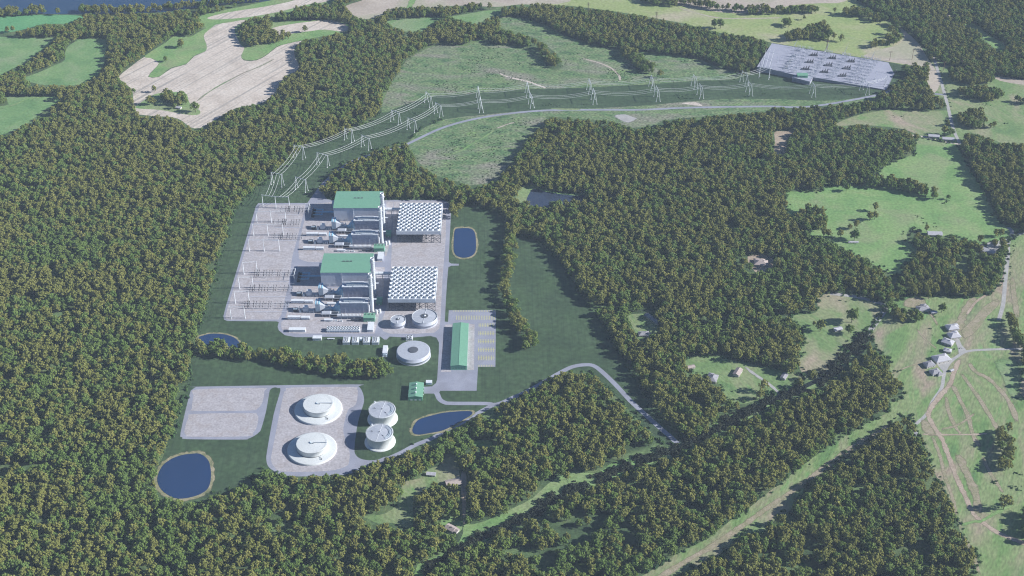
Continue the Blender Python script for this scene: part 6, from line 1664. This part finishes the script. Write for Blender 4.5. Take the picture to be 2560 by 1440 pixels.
# lone trees of the fields, each with its own description
LONE = [
    (2129, 806, 4, 1.75, 'broad dark tree, largest of those standing alone on the lawn above the lane'), (2050, 828, 0, 1.35, 'round olive tree left of the broad dark one on the lawn'),
    (2035, 815, 2, .6, 'very small tree touching the left of the round olive tree on the lawn'), (2122, 835, 5, 1.05, 'tree right beside the small white shed in the pasture'),
    (2354, 781, 4, 1.15, 'single tree right of the blue-grey house with a wing'), (1975, 934, 0, 1.3, 'tree standing in front of the half-hidden house by the wood edge'),
    (1907, 978, 1, 1.15, 'upper of two olive trees beside the path on the worn lawn'), (1899, 998, 0, 1.05, 'lower of two olive trees beside the path on the worn lawn'),
    (1997, 969, 2, 1.1, 'olive tree on the creek side below the steep-roofed shed'), (2029, 950, 1, 1.0, 'tall olive tree at the lower corner of the pale pasture by the creek'),
    (2058, 593, 3, 1.15, 'left of the two joined trees at the left edge of the big pasture'), (2070, 594, 0, 1.05, 'right of the two joined trees at the left edge of the big pasture'),
    (2100, 594, 0, 1.0, 'rounded tree between the joined pair and the thin pasture trees'), (2124, 575, 2, .8, 'thin small tree, left of the upper pair in the big pasture'),
    (2139, 572, 3, .95, 'slim upright tree, right of the upper pair in the big pasture'), (2135, 601, 4, 1.45, 'broad round tree beside the low white trough shed'),
    (2174, 552, 0, 1.15, 'lower left of the three trees in the middle of the big pasture'), (2186, 549, 2, 1.1, 'lower right of the three trees in the middle of the big pasture'),
    (2187, 528, 3, .95, 'uppermost of the three trees in the middle of the big pasture'), (2449, 607, 0, .95, 'lone tree left of the lane fork by the pale house'),
    (2488, 592, 1, .85, 'left of two small trees on the dirt by the lane fork'), (2501, 591, 1, .85, 'right of two small trees on the dirt by the lane fork'),
    (2485, 619, 3, .9, 'left tree on the lane bend next to the pale roofed house'), (2504, 615, 0, 1.0, 'right tree on the lane bend next to the pale roofed house'),
    (2321, 747, 2, .8, 'very small lone tree on the dirt patch below the wood'), (2117, 478, 4, 1.0, 'tree at the wood edge on the upper side of the big pasture'),
    (2370, 499, 6, .75, 'small bushy tree past the end of the tree belt in the pasture'), (2315, 580, 3, .8, 'slim tree at the left end of the grey roofed barn'),
    (2508, 1274, 1, 1.35, 'lone olive tree on the worn pasture at the far right bottom'), (2521, 1262, 6, .7, 'small bush-like tree beside the lone olive tree at the right bottom'),
    (1786, 71, 4, 1.5, 'left of the lone clump in the pale field behind the wood belt'), (1801, 71, 5, 1.35, 'right of the lone clump in the pale field behind the wood belt'),
    (763, 81, 0, 1.05, 'single tree on the upper stubble strip'), (386, 231, 2, 1.0, 'slim tree alone on the left of the stubble field'),
    (375, 262, 1, 1.1, 'left of two trees at the left end of the stubble island'), (384, 262, 0, 1.0, 'right of two trees at the left end of the stubble island'),
    (437, 272, 4, .85, 'green tree in front of the hut on the stubble island'), (489, 280, 5, 1.35, 'broad green tree at the right end of the stubble island'),
    (335, 233, 6, .8, 'small tree where the stubble field meets the left wood'), (2246, 214, 2, .9, 'lone tree on the mown grass right of the substation'),
    (2102, 104, 1, .95, 'lone tree right of the clump behind the substation'), (2360, 337, 0, 1.2, 'left of two trees above the long pale sheds'),
    (2375, 340, 4, 1.15, 'right of two trees above the long pale sheds'), (2475, 321, 2, .8, 'left of a small pair of trees in the right-hand meadow'),
    (2484, 319, 0, .85, 'right of a small pair of trees in the right-hand meadow'), (20, 82, 0, .95, 'left of two trees at the end of the top left hedge'),
    (33, 80, 2, .95, 'right of two trees at the end of the top left hedge'), (146, 38, 3, 1.0, 'tall tree alone on the river bank'),
    (2010, 50, 0, .7, 'small tree in the green hollow behind the tree clump at the top right'), (1224, 24, 1, .95, 'lone tree in the gap of the upper hedge'),
]
def real_tree(px_or_x, y_, k, s_, rz, label, group, px=True):
    x_, yy = G(px_or_x, y_) if px else (px_or_x, y_)
    t = thing('tree', label, 'tree', (x_, yy, 0), group)
    t.rotation_euler = (0, 0, rz); t.scale = (s_, s_, s_)
    a = bpy.data.objects.new('trunk', TR[k]); COL.objects.link(a); a.parent = t
    b = bpy.data.objects.new('crown', CW[k]); COL.objects.link(b); b.parent = t
rr = random.Random(21)
for (px_, py_, k, s_, lab) in LONE: real_tree(px_, py_, k, s_, rr.uniform(0, 6.28), lab, 'lone trees of the fields')

# the nearest trees of the wood stand as individuals, the rest as one mass
tx_, ty_ = proj(x, y, Hs * .75)
vis = (tx_ > 5) & (tx_ < 2555) & (ty_ > 4) & (ty_ < 1432)
size = np.where(vis, -y, -1e9)
order = np.argsort(-size)
NEAR = order[:300 - len(LONE)]
sel = np.zeros(len(x), bool); sel[NEAR] = True
for i in NEAR:
    px_ = tx_[i]
    hue = 'olive-brown' if kind[i] < 4 else 'green'
    if px_ < 420: where = 'at the bottom left of the picture, left of the round pond'
    elif px_ < 1060: where = 'along the bottom edge between the round pond and the creek'
    elif px_ < 1640: where = 'along the bottom edge between the creek and the grassy track'
    else: where = 'along the bottom edge right of the grassy track'
    real_tree(float(x[i]), float(y[i]), int(kind[i]), float(scl[i]), float(rot[i]), '%s wood tree %s' % (hue, where), '%s wood trees %s' % (hue, where), px=False)

def instancer(name, pts, idx, scale, rotz, coll, kind_):
    me = bpy.data.meshes.new(name)
    me.from_pydata([tuple(p) for p in pts], [], [])
    for nm, tp, arr in (('pick', 'INT', idx), ('size', 'FLOAT', scale), ('turn', 'FLOAT', rotz)):
        at = me.attributes.new(nm, tp, 'POINT'); at.data.foreach_set('value', np.asarray(arr, np.int32 if tp == 'INT' else np.float32))
    o = bpy.data.objects.new(name, me); COL.objects.link(o); tag(o, kind=kind_)
    ng = bpy.data.node_groups.new(name + '_nodes', 'GeometryNodeTree')
    ng.interface.new_socket('Geometry', in_out='INPUT', socket_type='NodeSocketGeometry'); ng.interface.new_socket('Geometry', in_out='OUTPUT', socket_type='NodeSocketGeometry')
    N, L = ng.nodes, ng.links
    gi, go = N.new('NodeGroupInput'), N.new('NodeGroupOutput')
    mp = N.new('GeometryNodeMeshToPoints'); iop = N.new('GeometryNodeInstanceOnPoints'); ci = N.new('GeometryNodeCollectionInfo')
    ci.inputs['Collection'].default_value = coll; ci.inputs['Separate Children'].default_value = True; ci.inputs['Reset Children'].default_value = True
    iop.inputs['Pick Instance'].default_value = True
    def attr(nm, tp):
        a = N.new('GeometryNodeInputNamedAttribute'); a.data_type = tp; a.inputs['Name'].default_value = nm; return a.outputs['Attribute']
    L.new(gi.outputs[0], mp.inputs['Mesh']); L.new(mp.outputs['Points'], iop.inputs['Points'])
    L.new(ci.outputs[0], iop.inputs['Instance']); L.new(attr('pick', 'INT'), iop.inputs['Instance Index'])
    cx = N.new('ShaderNodeCombineXYZ'); L.new(attr('turn', 'FLOAT'), cx.inputs['Z']); L.new(cx.outputs[0], iop.inputs['Rotation'])
    L.new(attr('size', 'FLOAT'), iop.inputs['Scale'])
    L.new(iop.outputs[0], go.inputs[0])
    md = o.modifiers.new('instances', 'NODES'); md.node_group = ng
    return o
rest = ~sel
instancer('woodland', np.stack([x[rest], y[rest], 0 * x[rest]], 1), kind[rest], scl[rest], rot[rest], kinds_col, 'stuff')

# low scrub of the meadows, wood edges and creek
bush_col = bpy.data.collections.new('scrub_kinds')
for i in range(4):
    r = random.Random(90 + i); q = MB()
    for c in range(3 + i % 2):
        cc = Vector((r.uniform(-1.2, 1.2), r.uniform(-1.0, 1.0), .7)); cr = r.uniform(.7, 1.2)
        for k in range(46):
            zz = r.uniform(-.4, 1); ph_ = r.uniform(0, 6.283); s_ = math.sqrt(1 - zz * zz)
            n = Vector((s_ * math.cos(ph_), s_ * math.sin(ph_), zz)); p = cc + n * cr * r.uniform(.7, 1.1)
            n2 = (n + Vector((r.uniform(-.7, .7), r.uniform(-.7, .7), r.uniform(-.4, .7)))).normalized()
            u = n2.cross(Vector((r.uniform(-1, 1), r.uniform(-1, 1), r.uniform(-1, 1)))).normalized(); w = n2.cross(u); a_ = r.uniform(.25, .5)
            q.add([tuple(p - u * a_), tuple(p - w * a_ * .7), tuple(p + u * a_), tuple(p + w * a_ * .7)], [(0, 1, 2, 3)])
    for nm, cl in (('scrub', bush_col),):
        o = bpy.data.objects.new('bush_%d' % i, mesh_of([q], 'bush', ['bush'])); cl.objects.link(o)
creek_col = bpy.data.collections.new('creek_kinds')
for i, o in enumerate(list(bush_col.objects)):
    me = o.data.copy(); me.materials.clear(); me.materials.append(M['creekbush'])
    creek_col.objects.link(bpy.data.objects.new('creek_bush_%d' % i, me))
sx, sy = scatter(7.0, 2250, 3300)
bx2, by2 = proj(sx, sy, 0 * sx)
inm = np.zeros(len(sx), bool)
for P_ in (MEAD, MEAD2): inm |= inside(bx2, by2, P_)
nz = vnoise(sx, sy, 40, 31) * .55 + vnoise(sx, sy, 14, 32) * .45
keep = inm & (nz + rs.uniform(-.1, .1, len(sx)) > .64)
lw = inside(bx2, by2, LAWN) & (by2 < 290) & (bx2 > 1350) & (nz > .74)
keep |= lw
sx, sy = sx[keep], sy[keep]
hand = []
for (px_, py_, m_, sp_) in ((2294, 542, 4, 5), (2308, 547, 5, 5), (2317, 558, 4, 4), (2338, 558, 3, 4), (2336, 568, 6, 5), (2362, 508, 9, 7), (2372, 503, 5, 6), (2170, 472, 4, 5), (2385, 872, 4, 3), (2402, 871, 3, 4), (2325, 822, 2, 2), (2330, 838, 2, 2), (2331, 879, 3, 3), (2240, 930, 6, 8), (2252, 925, 4, 5), (2336, 792, 3, 3),
                            (1608, 803, 3, 3), (1618, 811, 3, 3), (1802, 963, 3, 3), (1832, 978, 3, 2), (2070, 741, 4, 4), (2100, 752, 3, 3), (2115, 755, 2, 2), (2488, 1205, 12, 12), (2540, 1220, 12, 14), (2545, 1185, 10, 12), (2420, 306, 6, 10), (2520, 308, 6, 8), (2460, 260, 9, 14), (2250, 290, 6, 9), (2270, 270, 5, 8)):
    for q_ in range(m_): hand.append(G(px_ + rs.normal(0, sp_ * .6), py_ + rs.normal(0, sp_ * .25)))
for line in ([(2205, 790), (2190, 812), (2176, 832)], [(2340, 150), (2356, 190), (2368, 235), (2378, 270)], [(2540, 605), (2528, 650), (2524, 700)], [(2310, 1098), (2330, 1170), (2365, 1240), (2400, 1330), (2440, 1405)]):
    for a, b in zip(line, line[1:]):
        for q_ in range(14):
            u = rs.rand(); hand.append(G(a[0] + (b[0] - a[0]) * u + rs.normal(0, 1.5), a[1] + (b[1] - a[1]) * u))
hand = np.array(hand); sx = np.concatenate([sx, hand[:, 0]]); sy = np.concatenate([sy, hand[:, 1]])
instancer('meadow_scrub', np.stack([sx, sy, 0 * sx], 1), rs.randint(0, 4, len(sx)), rs.uniform(.3, .9, len(sx)), rs.uniform(0, 6.28, len(sx)), bush_col, 'stuff')
# undergrowth along the edges of the woods
ex, ey = [], []
for P_ in (LAWN, P2, P5, P6, P7):
    w = [G(*p) for p in P_]
    for i in range(len(w)):
        a, b = Vector(w[i]), Vector(w[(i + 1) % len(w)]); L_ = (b - a).length
        for k in range(int(L_ / 4.5)):
            p = a.lerp(b, rs.rand()); ex.append(p.x + rs.normal(0, 3.2)); ey.append(p.y + rs.normal(0, 3.2) + 2)
ex, ey = np.array(ex), np.array(ey)
bx2, by2 = proj(ex, ey, 0 * ex)
bad = np.zeros(len(ex), bool)
for P_ in (PAD, PADB): bad |= inside(bx2, by2, P_)
for P_ in (MEAD, MEAD2, VERGE): bad |= inside(bx2, by2, P_)
bad |= (by2 < 300) & (bx2 > 950) & (bx2 < 2260)
near_road = np.zeros(len(ex), bool)
for rp in ([(1085, 976), (1130, 1008), (1235, 1011), (1285, 993), (1357, 957), (1430, 917), (1462, 912), (1508, 932), (1575, 1001), (1657, 1076), (1700, 1110)], [(1240, 1010), (1160, 1054), (1080, 1096), (1000, 1133), (895, 1165)], [(775, 505), (818, 450), (880, 404), (1010, 364), (1100, 322), (1280, 283), (1400, 275), (1600, 274), (1930, 266), (2060, 262), (2200, 236), (2362, 237)]):
    w = [Vector(p) for p in rp]
    for a, b in zip(w, w[1:]):
        ab = b - a; tt = np.clip(((bx2 - a.x) * ab.x + (by2 - a.y) * ab.y) / ab.length_squared, 0, 1)
        near_road |= np.hypot(bx2 - a.x - tt * ab.x, (by2 - a.y - tt * ab.y) * 1.6) < 11
for cx_, cy_, rx_, ry_ in ((462, 1190, 85, 75), (1162, 607, 45, 50), (1108, 1058, 95, 42), (552, 850, 75, 26)):
    bad |= ((bx2 - cx_) / rx_) ** 2 + ((by2 - cy_) / ry_) ** 2 < 1
keep = ~bad & ~near_road & (by2 > -10)
keep &= ~inside(bx2, by2, [(1893, 60), (2340, 60), (2340, 260), (1893, 260)])
ex, ey = ex[keep], ey[keep]
instancer('undergrowth', np.stack([ex, ey, 0 * ex], 1), rs.randint(0, 4, len(ex)), rs.uniform(.7, 2.2, len(ex)), rs.uniform(0, 6.28, len(ex)), bush_col, 'stuff')
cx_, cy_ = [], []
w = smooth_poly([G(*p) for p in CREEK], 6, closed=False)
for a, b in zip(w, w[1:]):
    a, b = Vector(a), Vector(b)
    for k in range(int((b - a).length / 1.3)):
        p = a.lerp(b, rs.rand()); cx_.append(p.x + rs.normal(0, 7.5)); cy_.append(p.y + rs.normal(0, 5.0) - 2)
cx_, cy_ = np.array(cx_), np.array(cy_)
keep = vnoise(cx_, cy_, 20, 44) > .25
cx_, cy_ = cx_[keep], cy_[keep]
instancer('creek_thicket', np.stack([cx_, cy_, 0 * cx_], 1), rs.randint(0, 4, len(cx_)), rs.uniform(1.2, 3.4, len(cx_)), rs.uniform(0, 6.28, len(cx_)), creek_col, 'stuff')  # dark-coloured bushes massed to draw the creek's shaded band

# ============================================================================
# LIGHT, AIR, CAMERA
# ============================================================================
SUN_EL, SUN_AZ = R(28.0), R(-2.5)       # sun to the right, a touch towards the viewer
world = bpy.data.worlds.new('World'); scene.world = world; world.use_nodes = True
nt = world.node_tree
bg = nt.nodes['Background']
sky = nt.nodes.new('ShaderNodeTexSky'); sky.sky_type = 'NISHITA'; sky.sun_disc = False
sky.sun_elevation = SUN_EL; sky.sun_rotation = R(90) - SUN_AZ
sky.air_density = 1.0; sky.dust_density = 0.0; sky.ozone_density = 8.0
nt.links.new(sky.outputs[0], bg.inputs['Color'])
bg.inputs['Strength'].default_value = SKY_S
sl = bpy.data.lights.new('sun', 'SUN'); sl.energy = SUN_S; sl.angle = R(0.5); sl.color = (1.0, 0.97, 0.92)
so = bpy.data.objects.new('sun', sl); COL.objects.link(so)
sv = Vector((math.cos(SUN_EL) * math.cos(SUN_AZ), math.cos(SUN_EL) * math.sin(SUN_AZ), math.sin(SUN_EL)))
so.rotation_euler = sv.to_track_quat('Z', 'Y').to_euler(); so.location = (600, 1500, 900)
# air: one even box of haze round everything
if HAZE > 0:
    hz = MB().box(-4990, 4990, -60, 8990, -1.0, CAM_H + 15).build('haze', [], loc=(0, 4000, 0))
    tag(hz, kind='stuff')
    m, nt2, b = new_mat('air')
    nt2.nodes.remove(b)
    pv = nt2.nodes.new('ShaderNodeVolumePrincipled'); pv.inputs['Color'].default_value = (0.66, 0.80, 1.0, 1); pv.inputs['Density'].default_value = HAZE; pv.inputs['Anisotropy'].default_value = 0.0
    nt2.links.new(pv.outputs[0], nt2.nodes['Material Output'].inputs['Volume'])
    hz.data.materials.append(m)
cam = bpy.data.cameras.new('camera'); co = bpy.data.objects.new('camera', cam); COL.objects.link(co)
co.location = (0, 0, CAM_H); co.rotation_euler = (math.pi / 2 - PITCH, 0, 0)
cam.lens = 50; cam.sensor_width = 36; cam.clip_end = 20000; cam.clip_start = 1.0
scene.camera = co
vs_ = scene.view_settings
vs_.view_transform = 'Standard'; vs_.look = 'None'; vs_.gamma = 1.0; vs_.exposure = EXPO; vs_.use_curve_mapping = False
scene.render.resolution_x, scene.render.resolution_y = 1024, 576
cy = scene.cycles
cy.max_bounces = 5; cy.diffuse_bounces = 3; cy.glossy_bounces = 2; cy.transmission_bounces = 2; cy.volume_bounces = 0; cy.transparent_max_bounces = 8
cy.use_denoising = True
cy.pixel_filter_type = 'BLACKMAN_HARRIS'; cy.filter_width = 1.15
cy.denoiser = 'OPENIMAGEDENOISE'; cy.denoising_prefilter = 'NONE'; cy.denoising_input_passes = 'RGB_ALBEDO_NORMAL'
